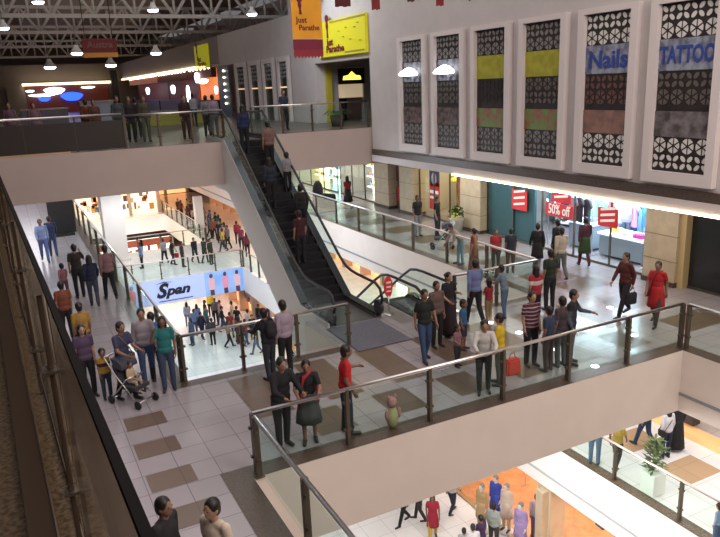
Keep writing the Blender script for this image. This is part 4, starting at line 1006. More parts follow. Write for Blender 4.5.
# ---- lower levels
# blue banner on the far lower bridge
BLB = mat('banner_blue', (.40, .50, .80), .5, emit=.55, ecol=(.42, .52, .88)); BLD = mat('banner_sky', (.20, .38, .75), .5, emit=.5, noise=.5, nscale=1.2, col2=(.35, .5, .85))
t = thing('bridge_banner', 'long pale blue advertising banner with black lettering and three figures on the far lower bridge', 'banner', (4.9, 39.95, -5.85))
bm = bmesh.new(); box(bm, (.9, -.05, 0), (4.6, 0, 1.45)); p = obj('lettered_panel', bm, BLB, t)
bm = bmesh.new(); box(bm, (4.62, -.05, 0), (7.0, 0, 1.45)); q = obj('picture_panel', bm, BLD, t)
bm = bmesh.new(); box(bm, (0, -.05, 0), (.88, 0, 1.45)); obj('picture_panel', bm, BLD, t)
BK = mat('letters_black', (.01, .01, .03), .5)
text('lettering', 'S', 1.15, BK, p, (1.95, -.08, .75), ROT_NY, .05, shear=.35); text('lettering', 'pan', .78, BK, p, (2.95, -.08, .72), ROT_NY, .035, fitw=1.5, shear=.3)
bm = bmesh.new(); prism(bm, [(1.7, -.08, 1.22), (2.2, -.08, 1.33), (2.7, -.08, 1.24), (2.2, -.08, 1.27)], (0, .02, 0)); box(bm, (1.8, -.07, .12), (3.8, -.05, .17)); obj('strokes', bm, BK, p)
for k, (x, c) in enumerate(((5.0, (.75,.45,.5)), (5.85, (.75,.3,.45)), (6.6, (.8,.5,.55)), (.35, (.6,.1,.1)))):
    bm = bmesh.new()
    prism(bm, [(x-.16, -.07, .35), (x+.16, -.07, .35), (x+.2, -.07, .95), (x+.08, -.07, 1.08), (x-.08, -.07, 1.08), (x-.2, -.07, .95)], (0, .015, 0), 0)
    prism(bm, [(x-.12, -.07, .0), (x+.14, -.07, .0), (x+.12, -.07, .35), (x-.12, -.07, .35)], (0, .015, 0), 1)
    lathe(bm, [(.01, 1.08), (.09, 1.12), (.11, 1.22), (.08, 1.32), (.01, 1.36)], (x, -.055, 0), 10, mi=1, ey=.15)
    obj('printed_figure', bm, [mat('fig_%d' % k, c, .5, emit=.3), mat('fig_dark', (.12, .06, .10), .5)], q)
# lower left gallery shops (seen left of the column) and lower right gallery
SH = [mat('glow_orange_a', (.9, .42, .18), .5, emit=1.6, ecol=(1, .45, .18), noise=.5, nscale=1.5, col2=(.35, .12, .05)),
      mat('glow_orange_b', (1, .7, .45), .5, emit=2.2, ecol=(1, .66, .38), noise=.5, nscale=2.0, col2=(.5, .2, .1)),
      mat('glow_white_a', (1, .9, .8), .5, emit=2.4, ecol=(1, .9, .78), noise=.5, nscale=2.0, col2=(.45, .35, .3))]
# patches of coloured goods give each glowing shop its broken look
def glow_shop(label, axis, c0, a0, a1, z0, z1, m, nitems=14, items=((.35,.08,.05), (.1,.08,.1), (.8,.7,.6), (.15,.25,.45), (.7,.35,.1)), front=1):
    t = thing('lit_shop', label, 'shop', (c0, a0, z0) if axis == 'X' else (a0, c0, z0)); w = a1-a0; h = z1-z0
    def B(bm, u0, u1, d0, d1, v0, v1, mi=0):
        if axis == 'X': box(bm, (d0, u0, v0), (d1, u1, v1), mi)
        else: box(bm, (u0, d0, v0), (u1, d1, v1), mi)
    bm = bmesh.new(); B(bm, 0, w, .6, .7, 0, h); obj('back_wall', bm, m, t)
    for i in range(max(2, int(w/2.2))+1):
        n = max(2, int(w/2.2)); bm = bmesh.new(); B(bm, w*i/n-.12, w*i/n+.12, 0, .65, 0, h); obj('pillar', bm, cm((.50,.38,.28)), t)
    bm = bmesh.new(); B(bm, 0, w, 0, .5, h-.5, h); obj('fascia_board', bm, cm(random.choice([(.75,.6,.5), (.5,.12,.08), (.8,.8,.8)])), t)
    bm = bmesh.new()
    for k in range(nitems):
        u = random.uniform(.2, w-.5); v = random.uniform(.3, h-1.1); ww, hh = random.uniform(.15, .45), random.uniform(.25, .7)
        B(bm, u, u+ww, .35, .55, v, v+hh, k % len(items))
    bmesh.ops.bevel(bm, geom=bm.edges[:], offset=.03, segments=1, affect='EDGES')
    obj('goods', bm, [cm(c) for c in items], t)['kind'] = 'stuff'
L = []
glow_shop('orange lit shop on the lower right gallery behind the crowd, nearest', 'X', 17.0, 31.5, 41, Z1, -1.7, SH[0], 26)
glow_shop('pale lit shop on the lower corridor glimpsed beside the escalators', 'X', 17.0, 19.0, 31, Z1, -1.7, SH[2], 20, items=((.1,.3,.5), (.7,.2,.45), (.8,.8,.8), (.15,.2,.3)))
glow_shop('orange lit shop on the lower right gallery behind the crowd, second', 'X', 17.0, 41.5, 52, Z1, -1.7, SH[1], 30)
glow_shop('orange lit shop on the lower right gallery, third and dim', 'X', 17.0, 52.5, 66, Z1, -1.7, SH[0], 30)
glow_shop('lit shop closing the far end of the lower gallery', 'Y', 75, 3.0, 17, Z1, -1.7, SH[0], 34)
glow_shop('pale lit ground shop deep beyond the lower bridge at left', 'Y', 60, 4.0, 11.8, Z0, Z1-1.6, SH[2], 34)
glow_shop('orange and cream lit shop behind the far lower bridge, right of the white column', 'Y', 64, 4.2, 11.8, Z1, -1.6, SH[1], 34)
glow_shop('amber lit shop on the lower left side beyond the white column', 'X', 4.2, 49, 61, Z0, Z1-1.6, SH[0], 20)
glow_shop('ground floor shop with orange shelves under the gallery right of the banner', 'X', 12.6, 41, 49, Z0, Z1-1.5, SH[0], 30)
glow_shop('ground floor shop with orange shelves, nearer one under the white gallery edge', 'X', 12.9, 31.5, 40.5, Z0, Z1-1.5, SH[1], 30)
glow_shop('pinkish lit ground floor shop straight under the blue banner', 'Y', 50.5, 4.5, 12.4, Z0, Z1-1.6, SH[1], 26)
glow_shop('brown lit shop at the far left end beyond the white column on the lower level', 'X', 2.2, 49, 70, Z1, -1.7, SH[2], 20)
# middle floor far end
glow_shop('dim shop with red sign at the far end of the left walkway', 'Y', 66, -4, 2.7, 0, 2.8, mat('dim_red_shop', (.14, .03, .03), .5, emit=.1), 14)
t = thing('banner_stand', 'tall dark screen panel standing just left of the white column', 'panel', (1.3, 34, 0))
bm = bmesh.new(); box(bm, (0, 0, .1), (1.1, .1, 2.6)); obj('panel', bm, DARK, t); bm = bmesh.new(); box(bm, (.1, -.3, 0), (1.0, .4, .1)); obj('base', bm, DARK, t)
# lower right corridor: lit shop ledge and mannequins
t = thing('shop_window', 'orange lit window ledge of the lower right shop', 'shopfront', (16.7, 4.0, Z1))
bm = bmesh.new(); box(bm, (0, 0, 0), (.5, 14, .18)); obj('ledge', bm, mat('ledge_orange', (.75, .40, .18), .5, emit=.5, ecol=(1, .5, .2)), t)
bm = bmesh.new(); box(bm, (18.7, 4, Z1), (18.8, 18, Z1+2.9)); struct('wall_display_brown', bm, mat('window_brown', (.30, .15, .07), .5, emit=.25, noise=.5, nscale=2))
bm = bmesh.new()
for y in (0, 3.4, 6.9, 10.4, 13.9): box(bm, (0, y, 0), (.08, y+.1, 3.0))
obj('frame', bm, STEEL_D, t)
t = thing('suitcase', 'dark travel case displayed on the lit ledge of the lower right shop', 'suitcase', (17.0, 12.2, Z1+.2))
bm = bmesh.new(); box(bm, (0, 0, .05), (.35, .8, .9)); bmesh.ops.bevel(bm, geom=bm.edges[:], offset=.06, segments=2, affect='EDGES'); obj('shell', bm, cm((.07,.05,.05)), t)
bm = bmesh.new(); tube(bm, [(.17, .2, .88), (.17, .2, 1.15), (.17, .6, 1.15), (.17, .6, .88)], .02, 6); obj('handle', bm, STEEL, t)
for b in (.15, .65):
    bm = bmesh.new(); lathe(bm, [(.05, -.02), (.05, .02)], (.17, b, .03), 10); obj('wheel', bm, RUBBER, t)
mannequin('tall dark clothed mannequin leaning in the lower right shop window', 17.3, 10.3, Z1+.18, 160, (.05,.04,.05), 'walk', ('trousers', (.05,.04,.04)))
t = thing('planter', 'white square planter with a leafy plant behind the lower right railing', 'plant', (*onZ(652, 492, Z1)[:2], Z1))
bm = bmesh.new(); prism(bm, [(-.22, -.22, 0), (.22, -.22, 0), (.22, .22, 0), (-.22, .22, 0)], (0, 0, .62)); bmesh.ops.bevel(bm, geom=bm.edges[:], offset=.02, segments=1, affect='EDGES'); obj('pot', bm, cm((.85,.83,.8)), t)
bm = bmesh.new()
for k in range(160):
    a, r, zz = random.uniform(0, 2*PI), random.uniform(.02, .30), random.uniform(.65, 1.5); c = Vector((math.cos(a)*r, math.sin(a)*r, zz))
    u = Vector((math.cos(a), math.sin(a), random.uniform(-.5, .8))).normalized()*.12; v = u.cross(Vector((0,0,1))).normalized()*.04
    poly(bm, [c-u, c+v, c+u, c-v])
link('foliage', to_mesh('leaves', bm, False), mat('leaf_green', (.10, .16, .05), .6), t)
# ground floor shop front, bottom centre
t = thing('shop_window', 'ground floor shop opening with a pale threshold under the white slab edge', 'shopfront', (12.85, 9, Z0))
bm = bmesh.new(); box(bm, (-.1, 0, 0), (.15, 12, .05)); obj('threshold', bm, mat('threshold_brown', (.35, .22, .10), .5), t)
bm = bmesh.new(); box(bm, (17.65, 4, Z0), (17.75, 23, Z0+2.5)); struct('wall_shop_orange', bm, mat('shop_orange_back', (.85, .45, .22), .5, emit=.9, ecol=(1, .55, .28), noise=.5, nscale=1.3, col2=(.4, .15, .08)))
for y in (8.0, 4.9): 
    bm = bmesh.new(); box(bm, (.0, y-3, 0), (.3, y-2.7, 2.4)); obj('pillar', bm, STONE, t)
rack('steel clothes rail in the bottom orange shop, outer one', 15.2, 13.0, 17.5, Z0+1.5, zf=Z0); clothes(9, 15.2, 13.0, 17.5, Z0+1.45, 'garments in the orange floored ground shop', 'on the outer rail of the orange ground shop', WARM)
rack('steel clothes rail in the bottom orange shop, inner one', 16.4, 12.0, 18.5, Z0+1.6, zf=Z0); clothes(11, 16.4, 12.0, 18.5, Z0+1.55, 'garments in the orange floored ground shop', 'on the inner rail of the orange ground shop', WARM)
# kiosk and sofa on the far corridor
t = thing('lounge_chair', 'dark padded massage chair on the corridor near the red dressed woman', 'chair', (14.6, 33.0, -.09), .4)
bm = bmesh.new(); box(bm, (-.4, -.45, .15), (.4, .45, .5)); bmesh.ops.bevel(bm, geom=bm.edges[:], offset=.08, segments=2, affect='EDGES'); obj('seat', bm, cm((.03,.03,.035)), t)
bm = bmesh.new(); ell(bm, (0, .45, .85), (.38, .16, .6)); obj('backrest', bm, cm((.03,.03,.035)), t)
for s in (-1, 1):
    bm = bmesh.new(); box(bm, (s*.4-.1, -.4, .1), (s*.4+.1, .45, .72)); bmesh.ops.bevel(bm, geom=bm.edges[:], offset=.05, segments=2, affect='EDGES'); obj('armrest', bm, cm((.03,.03,.035)), t)
# ================================================================ the people (placed from the calibrated floor points)
BLK=(.012,.012,.016); NAVY=(.015,.022,.06); JEAN=(.045,.085,.19); JEAN2=(.10,.17,.30); GREY=(.13,.13,.14); DG=(.03,.035,.03)
def H(hx, hy, h, z=0): return at_head(hx, hy, h, z)
PL = [
 # bridge, foreground
 ('man in a black jacket leaning on the bridge railing at its left end', H(277,355,1.74), 1.74, -80, 'rail', ('jacket', BLK), ('trousers', (.03,.03,.035)), 'hair', ()),
 ('woman in black top and grey skirt with a red scarf at the bridge railing', H(305,357,1.62), 1.62, -110, 'rail', ('tshirt', BLK), ('skirt', (.11,.11,.12)), 'hair_bun', (('scarf', 'dupatta', (.45,.02,.04)),)),
 ('man in a bright red t-shirt holding the bridge railing', H(343,345,1.72), 1.72, -15, 'reach', ('tshirt', (.62,.015,.02)), ('trousers', (.03,.045,.06)), 'hair', ()),
 ('man in a pale lilac shirt seen from behind at the opening left of the escalator', H(282,300,1.74), 1.74, 105, 'stand', ('shirt', (.42,.34,.42)), ('trousers', BLK), 'hair', ()),
 ('person in dark clothes with a backpack beside the man in the lilac shirt', H(266,309,1.62), 1.62, 110, 'rail', ('jacket', BLK), ('trousers', (.03,.035,.05)), 'hair', (('backpack', 'backpack', (.02,.02,.03)),)),
 ('man in black shirt and blue jeans walking at the foot of the escalators', H(424,289,1.70), 1.70, -95, 'stroll', ('tshirt', (.012,.018,.016)), ('trousers', JEAN), 'hair', ()),
 ('woman in a long black and maroon outfit right of the man in jeans', H(448,272,1.66), 1.66, -80, 'hold', ('tshirt', BLK), ('long_skirt', (.025,.012,.02)), 'hair_bun', ()),
 ('man with bare forehead half hidden behind the woman in black', H(436,281,1.64), 1.64, -90, 'stand', ('shirt', (.16,.10,.09)), ('trousers', BLK), 'hair', ()),
 ('man in a light blue office shirt and black trousers walking away', H(475,259,1.76), 1.76, 80, 'walk', ('shirt', (.17,.21,.42)), ('trousers', BLK), 'hair', ()),
 ('small girl in a red top and tan trousers holding the blue shirted man', H(489,278,1.20), 1.20, 95, 'hold', ('tshirt', (.30,.02,.03)), ('trousers', (.30,.20,.10)), 'hair_long', ()),
 ('boy in a blue checked shirt leaning on the railing of the right opening', H(505,265,1.45), 1.45, 120, 'rail', ('tshirt', (.17,.24,.32)), ('trousers', JEAN2), 'hair', ()),
 ('boy in a bright blue t-shirt at the centre of the bridge', H(463,299,1.25), 1.25, -60, 'stand', ('tshirt', (.03,.13,.28)), ('shorts', (.03,.03,.05)), 'hair', ()),
 ('small child in a pink patterned top near the boy in blue', H(457,324,1.0), 1.0, -70, 'hold', ('tshirt', (.32,.16,.20)), ('trousers', (.05,.05,.08)), 'hair', ()),
 ('man in a white shirt and black trousers leaning over the bridge railing', H(484,318,1.60), 1.60, -120, 'rail', ('shirt', (.66,.64,.62)), ('trousers', BLK), 'hair', ()),
 ('boy in a yellow t-shirt and grey trousers at the bridge railing', H(500,313,1.58), 1.58, 130, 'hold', ('tshirt', (.72,.50,.02)), ('trousers', (.16,.15,.14)), 'hair', ()),
 ('man in a maroon and white striped t-shirt on the bridge', H(532,291,1.72), 1.72, -100, 'stand', ('tshirt', stripe_mat('maroon_stripes', (.07,.012,.03), (.34,.28,.30), .85, 1.45, .085, .3)), ('trousers', BLK), 'hair', ()),
 ('boy in a navy t-shirt with dark trousers beside the striped shirt', H(550,306,1.48), 1.48, 100, 'stand', ('tshirt', (.03,.045,.10)), ('trousers', (.07,.04,.04)), 'hair', ()),
 ('man in a black vest with blue sleeves resting a hand on the bridge railing', H(572,289,1.72), 1.72, -60, 'reach', ('shirt', (.07,.09,.13)), ('trousers', (.12,.14,.18)), 'hair', (('black_vest', 'kurta_top', (.015,.013,.018)),)),
 ('man in dark grey clothes half hidden left of the black vest', H(563,296,1.62), 1.62, 90, 'stand', ('tshirt', (.06,.04,.05)), ('trousers', (.10,.10,.12)), 'hair', ()),
 ('woman in a red and white top standing behind the striped shirt', H(536,265,1.60), 1.60, 85, 'stand', ('tshirt', stripe_mat('red_white_block', (.28,.015,.025), (.5,.45,.45), 1.18, 1.30, 10, .9)), ('trousers', BLK), 'hair_long', ()),
 ('tall man in a dark green shirt behind the red and white top', H(551,249,1.72), 1.72, 80, 'stand', ('tshirt', (.015,.03,.02)), ('trousers', BLK), 'hair', ()),
 ('man in a cream shirt and grey trousers facing the fashion shop', H(562,227,1.70), 1.70, 70, 'walk', ('shirt', (.52,.45,.38)), ('trousers', (.13,.15,.14)), 'hair', ()),
 ('person in black close behind the cream shirted man', H(558,219,1.68), 1.68, 90, 'stand', ('shirt', BLK), ('trousers', BLK), 'hair', ()),
 ('woman in a green tunic and maroon sleeves outside the fashion shop', H(586,217,1.68), 1.68, 60, 'walk', ('shirt', (.10,.03,.05)), ('kurta', (.04,.09,.03), (.12,.02,.05)), 'hair', ()),
 ('woman in a black dress with white trousers outside the fashion shop', H(538,223,1.62), 1.62, 60, 'stroll', ('shirt', BLK), ('kurta', BLK, (.55,.55,.6)), 'hair', ()),
 ('boy in dark navy shirt and brown trousers behind the corridor railing', H(511,228,1.50), 1.50, 60, 'stand', ('tshirt', (.02,.03,.05)), ('trousers', (.12,.07,.06)), 'hair', ()),
 ('boy in a red t-shirt behind the corridor railing', H(496,229,1.45), 1.45, -120, 'stand', ('tshirt', (.40,.03,.04)), ('trousers', (.06,.06,.06)), 'hair', ()),
 ('woman in a brown patterned sari behind the corridor railing', H(474,228,1.55), 1.55, 120, 'stand', ('tshirt', (.18,.03,.03)), ('long_skirt', (.16,.08,.06)), 'hair_bun', (('sari_drape', 'dupatta', (.35,.20,.12)),)),
 ('man in beige shirt and light blue jeans bending over a stroller', H(461,218,1.62), 1.62, 170, 'bend', ('shirt', (.34,.28,.24)), ('trousers', (.30,.42,.52)), 'hair', ()),
 ('man in black with pale trousers, left of the two outside the yellow shop', H(417,195,1.72), 1.72, -90, 'stand', ('tshirt', BLK), ('trousers', (.28,.30,.33)), 'hair', ()),
 ('man all in black, right of the two outside the yellow shop', H(437,196,1.70), 1.70, -60, 'stand', ('tshirt', BLK), ('trousers', (.02,.03,.05)), 'hair', ()),
 ('woman in red top and black skirt walking far along the corridor', H(347,176,1.72), 1.72, 90, 'walk', ('tshirt', (.30,.03,.03)), ('skirt', (.02,.015,.02)), 'hair_long', ()),
 ('man in a dark maroon shirt with a bag at the far right of the corridor', H(627,252,1.74), 1.74, 175, 'walk', ('shirt', (.085,.012,.010)), ('trousers', BLK), 'hair', (('bag', 'bag', (.03,.03,.04)),)),
 ('woman in a bright red tunic and dark leggings walking at the far right', H(659,261,1.66), 1.66, -160, 'walk', ('tshirt', (.42,.01,.015)), ('kurta', (.42,.01,.015), (.06,.03,.03)), 'hair', (('scarf', 'dupatta', (.30,.01,.02)),)),
 # left walkway
 ('woman in a teal top and jeans talking on a phone on the left walkway', H(161,316,1.66), 1.66, -100, 'phone', ('tshirt', (.02,.20,.20)), ('trousers', (.05,.075,.14)), 'hair_long', ()),
 ('man in a light grey shirt and jeans walking beside the teal top', H(140,308,1.74), 1.74, -95, 'stroll', ('shirt', (.38,.33,.36)), ('trousers', JEAN), 'hair', ()),
 ('man in a navy shirt with a strap across pushing the stroller', H(117,321,1.72), 1.72, -60, 'push', ('tshirt', (.05,.055,.11)), ('trousers', BLK), 'hair', (('shoulder_bag', 'shoulder_bag', (.25,.2,.15)),)),
 ('person in bright blue partly hidden behind the light grey shirt', H(150,312,1.60), 1.60, 90, 'stand', ('tshirt', (.05,.15,.35)), ('trousers', BLK), 'hair', ()),
 ('small boy in a yellow and black t-shirt beside the stroller', H(101,348,1.12), 1.12, -80, 'stand', ('tshirt', stripe_mat('yellow_print', (.36,.22,.03), (.05,.02,.02), 1.15, 1.28, 10, .9)), ('trousers', (.04,.05,.08)), 'hair', ()),
 ('woman in a violet top close to the near railing on the left walkway', H(80,324,1.62), 1.62, -80, 'stand', ('tshirt', (.10,.06,.12)), ('trousers', BLK), 'hair_long', ()),
 ('woman in a mustard yellow top behind the violet top', H(78,302,1.62), 1.62, 95, 'stand', ('tshirt', (.42,.24,.04)), ('trousers', BLK), 'hair_bun', ()),
 ('person in a rust brown top beside the near railing', H(60,281,1.62), 1.62, 95, 'stand', ('tshirt', (.22,.06,.03)), ('trousers', BLK), 'hair', ()),
 ('man in a dark shirt with raised arm walking away on the left walkway', H(73,244,1.74), 1.74, 95, 'phone', ('tshirt', (.03,.025,.02)), ('trousers', (.02,.022,.03)), 'hair', ()),
 ('woman in a navy top walking away between two men', H(88,255,1.62), 1.62, 85, 'walk', ('shirt', NAVY), ('trousers', (.05,.06,.10)), 'hair_long', ()),
 ('small child in a pink top walking left of the man in the dark shirt', H(61,263,1.15), 1.15, 95, 'walk', ('tshirt', (.42,.18,.22)), ('trousers', (.2,.1,.12)), 'hair', ()),
 ('man in a dusty pink shirt walking away beside the white column', H(104,245,1.76), 1.76, 95, 'walk', ('shirt', (.27,.15,.16)), ('trousers', BLK), 'hair', ()),
 ('person in a blue and white outfit far down the left walkway', H(39,219,1.68), 1.68, -90, 'walk', ('shirt', (.30,.38,.65)), ('trousers', (.12,.18,.42)), 'hair', ()),
 ('person in dark blue far down the left walkway, right of the blue and white one', H(48,216,1.66), 1.66, 90, 'walk', ('shirt', (.03,.04,.12)), ('trousers', (.05,.08,.2)), 'hair', ()),
 # bottom edge
 ('man in a black jacket at the bottom edge below the near railing', H(161,497,1.72), 1.72, -45, 'stand', ('jacket', (.02,.022,.025)), ('trousers', BLK), 'hair', ()),
 ('man in a cream t-shirt at the bottom edge of the view', H(212,498,1.74), 1.74, -150, 'stand', ('tshirt', (.80,.68,.55)), ('trousers', JEAN), 'hair', ()),
 # escalator riders (level follows the step)
]
for r in PL:
    person(r[0], r[1], r[2], r[3], r[4], r[5], r[6], r[7], extra=r[8])
def step_z(y): return min(4.4, max(0, (y - 17.6) / 6.35 * 4.4))
def rider(label, x, y, h, face, pose, top, bot, hair='hair', extra=()):
    k = math.floor((y - 17.6) / 6.35 * 22) + 1
    person(label, (x, 17.6 + (k-.5) * 6.35/22, min(4.4, k*.2)), h, face, pose, top, bot, hair, extra=extra)
rider('man in a brownish pink shirt riding the escalator beside a child', 7.95, 22.3, 1.72, 90, 'stand', ('tshirt', (.24,.13,.12)), ('trousers', BLK))
rider('child in a white top and dark trousers on the escalator right of the man', 8.22, 21.4, 1.32, 90, 'stand', ('tshirt', (.35,.34,.38)), ('trousers', BLK))
rider('person in a dark blue top near the head of the escalator', 7.4, 23.2, 1.66, 90, 'stand', ('shirt', (.015,.025,.09)), ('trousers', BLK), 'hair_long')
rider('person in a dark slate top in the middle of the escalator, left side', 7.4, 20.9, 1.64, 90, 'stand', ('jacket', (.02,.03,.05)), ('trousers', BLK), 'hair_long')
rider('person in black low on the escalator, right side', 7.95, 19.9, 1.66, 90, 'stand', ('jacket', BLK), ('trousers', BLK))
rider('person in dark maroon lowest but one on the escalator', 7.5, 19.0, 1.62, 90, 'stand', ('tshirt', (.06,.01,.015)), ('trousers', BLK))
# top floor
T3 = [('person in a lilac top behind the railing at the escalator head', 212, 97, 1.62, 90, ('shirt', (.50,.38,.55)), ('trousers', (.1,.1,.12))),
 ('person in pale clothes left of the lilac top on the top floor', 205, 98, 1.60, 60, ('shirt', (.45,.45,.5)), ('trousers', (.05,.05,.06))),
 ('man in white beside the orange food stall', 192, 96, 1.66, 90, ('shirt', (.6,.6,.65)), ('trousers', BLK)),
 ('person in dark maroon leaning on the top floor railing', 183, 96, 1.64, -90, ('shirt', (.07,.015,.02)), ('trousers', (.05,.01,.015))),
 ('man in a navy shirt by the tall windows on the top floor', 283, 93, 1.66, -90, ('tshirt', (.06,.08,.16)), ('trousers', BLK)),
 ('dark clothed person left of a grey shirt on the top floor', 127, 94, 1.68, -90, ('shirt', (.03,.025,.025)), ('trousers', BLK)),
 ('person in a dull olive shirt on the top floor behind the glass', 142, 93, 1.68, -90, ('shirt', (.12,.11,.06)), ('trousers', (.10,.10,.07))),
 ('person in black between olive shirt and brown balustrade', 134, 96, 1.62, 90, ('shirt', BLK), ('trousers', BLK)),
 ('person in a slate grey top behind the end of the brown balustrade', 115, 92, 1.72, -90, ('shirt', (.10,.12,.14)), ('trousers', BLK)),
 ('person in a brown shirt behind the brown balustrade', 92, 97, 1.62, -90, ('shirt', (.20,.07,.04)), ('trousers', BLK)),
 ('person in an orange red top behind the brown balustrade', 84, 96, 1.64, 90, ('shirt', (.35,.06,.03)), ('trousers', BLK)),
 ('person in a pinkish top near the left end of the brown balustrade', 32, 102, 1.62, -90, ('shirt', (.35,.2,.24)), ('trousers', BLK)),
 ('person in a mauve top at the far left on the top floor', 7, 101, 1.66, -90, ('shirt', (.25,.13,.2)), ('trousers', BLK))]
dist3 = [26.9, 27.6, 36, 26.9, 28.2, 27.5, 27.0, 30, 26.8, 27.5, 29, 27.2, 26.9]
for (l, hx, hy, h, f, tp, bt), Y in zip(T3, dist3):
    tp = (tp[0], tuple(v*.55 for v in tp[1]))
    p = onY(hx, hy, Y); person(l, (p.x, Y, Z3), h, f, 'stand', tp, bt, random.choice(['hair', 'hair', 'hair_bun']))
# far lower bridge and gallery (z = -4.4)
SPOTS = []
def spread(x, y, z, d=.62):
    for it in range(60):
        a = it * 2.4; r = .09 * it; X, Y = x + r*math.cos(a), y + r*math.sin(a)
        if all(abs(z-c) > .5 or (X-p)**2 + (Y-q)**2 > d*d for p, q, c in SPOTS) and not (11.5 < X < 13.3 and 50.9 < Y < 52.7): break
    SPOTS.append((X, Y, z)); return (X, Y, z)
B1 = [('man in a light blue shirt on the far lower bridge above the banner lettering', 138, 230, ('shirt', (.22,.38,.75)), BLK, 43.5),
 ('person in grey and black on the lower bridge carrying a white bundle', 162, 234, ('shirt', (.4,.4,.42)), BLK, 43.8),
 ('person in black with a red bag on the lower bridge', 170, 234, ('tshirt', BLK), BLK, 43.2),
 ('tall person in a dark brown coat on the lower bridge', 180, 236, ('jacket', (.06,.04,.025)), (.05,.035,.02), 42.2),
 ('person in black jacket walking on the lower bridge', 193, 237, ('jacket', BLK), (.03,.03,.05), 42.8),
 ('person in a dark olive coat on the lower bridge', 203, 239, ('jacket', (.04,.045,.03)), (.05,.05,.05), 42.4),
 ('person in dark green on the lower bridge right of the olive coat', 208, 238, ('jacket', (.03,.04,.02)), (.04,.04,.04), 42.0),
 ('person in a bright yellow shirt at the right end of the lower bridge', 222, 232, ('tshirt', (.75,.55,.02)), (.05,.05,.06), 44.6),
 ('person in grey brown beside the bright yellow shirt', 227, 229, ('shirt', (.20,.16,.15)), BLK, 45.4)]
for i, (l, hx, hy, tp, bc, Y) in enumerate(B1):
    p = onY(hx, hy, Y); person(l, spread(p.x, Y, Z1), 1.66, random.uniform(0, 360), ['stand', 'walk', 'stroll'][i % 3], tp, ('trousers', bc), random.choice(['hair', 'hair_long']), extra=((('bag', 'bag', (.6,.03,.04)),) if i == 2 else ()))
C1 = [(170,206,'maroon',(.18,.03,.04)), (176,209,'white',(.55,.5,.5)), (183,205,'dark brown',(.05,.03,.02)), (188,213,'blue',(.05,.12,.4)), (195,206,'cream',(.55,.48,.40)), (200,216,'indigo',(.05,.06,.22)),
      (207,211,'black',BLK), (212,218,'rust',(.3,.10,.04)), (216,226,'pale pink',(.6,.4,.4)), (236,221,'crimson',(.35,.02,.06)), (240,226,'plum',(.22,.03,.09)), (179,214,'grey',(.2,.2,.21)), (192,219,'olive',(.12,.12,.05)),
      (172,199,'coffee brown',(.12,.06,.03)), (180,200,'brick red',(.3,.05,.03)), (190,201,'charcoal',(.04,.04,.045)), (203,207,'tan',(.4,.25,.12)), (186,219,'teal',(.03,.16,.18)), (198,223,'navy',NAVY), (205,225,'dark purple',(.10,.03,.12)), (219,218,'mustard',(.35,.22,.03)), (246,232,'wine red',(.2,.02,.04)), (166,201,'pale yellow',(.55,.48,.25))]
for i, (hx, hy, cn, c) in enumerate(C1):
    p = onX(hx, hy, 13.0 + .28*(i % 5)); z = Z1 + 1.65; q = onZ(hx, hy, z)
    person('person in a %s top in the crowd on the lower right gallery' % cn, spread(max(12.7, min(16.3, q.x)), q.y, Z1), 1.65, random.uniform(0, 360), ['stand', 'walk', 'stroll'][i % 3], ('shirt' if i % 2 else 'tshirt', c), ('trousers', BLK), random.choice(['hair', 'hair_long']), group='crowd on the lower right gallery')
# ground floor crowd
G0 = [(193,309,'light blue shirt and dark jeans',(.20,.30,.55),JEAN), (200,312,'navy shirt',NAVY,NAVY), (186,302,'pale blue striped shirt',(.5,.58,.75),(.3,.35,.5)), (209,292,'yellow shirt',(.75,.55,.03),BLK), (204,300,'dark suit',BLK,BLK),
      (221,306,'black top and blue jeans',BLK,JEAN), (231,301,'cream outfit',(.7,.62,.42),(.6,.5,.35)), (238,316,'brown long dress',(.16,.07,.05),(.1,.04,.03)), (243,318,'maroon top',(.15,.03,.04),JEAN), (258,304,'black jacket',BLK,JEAN),
      (264,311,'dark grey jacket',(.06,.06,.07),BLK), (250,316,'black coat',BLK,(.06,.1,.2)), (214,298,'grey top',(.2,.2,.22),BLK), (196,304,'sky blue top',(.25,.4,.7),(.2,.2,.3)), (255,326,'dark blue jeans and black top',BLK,JEAN2), (211,318,'charcoal top',(.05,.05,.055),BLK),
      (229,312,'dull red top',(.25,.03,.03),JEAN), (247,309,'white shirt',(.6,.6,.6),BLK), (205,306,'teal top',(.03,.2,.22),JEAN), (219,300,'pink top',(.6,.3,.35),JEAN), (236,306,'long black dress',BLK,BLK), (190,318,'denim jacket',(.08,.13,.25),JEAN), (268,303,'purple top',(.15,.06,.2),BLK), (227,320,'tan shirt',(.35,.25,.15),BLK)]
for i, (hx, hy, cn, c, b) in enumerate(G0):
    q = onZ(hx, hy, Z0 + 1.7)
    person('person in %s in the crowd under the blue banner' % cn, spread(q.x, q.y, Z0), 1.7, random.uniform(0, 360), ['stand', 'stroll', 'walk'][i % 3], ('shirt' if i % 2 else 'tshirt', c), ('long_skirt', b) if 'dress' in cn else ('trousers', b), random.choice(['hair', 'hair', 'hair_long']), group='crowd on the ground floor')
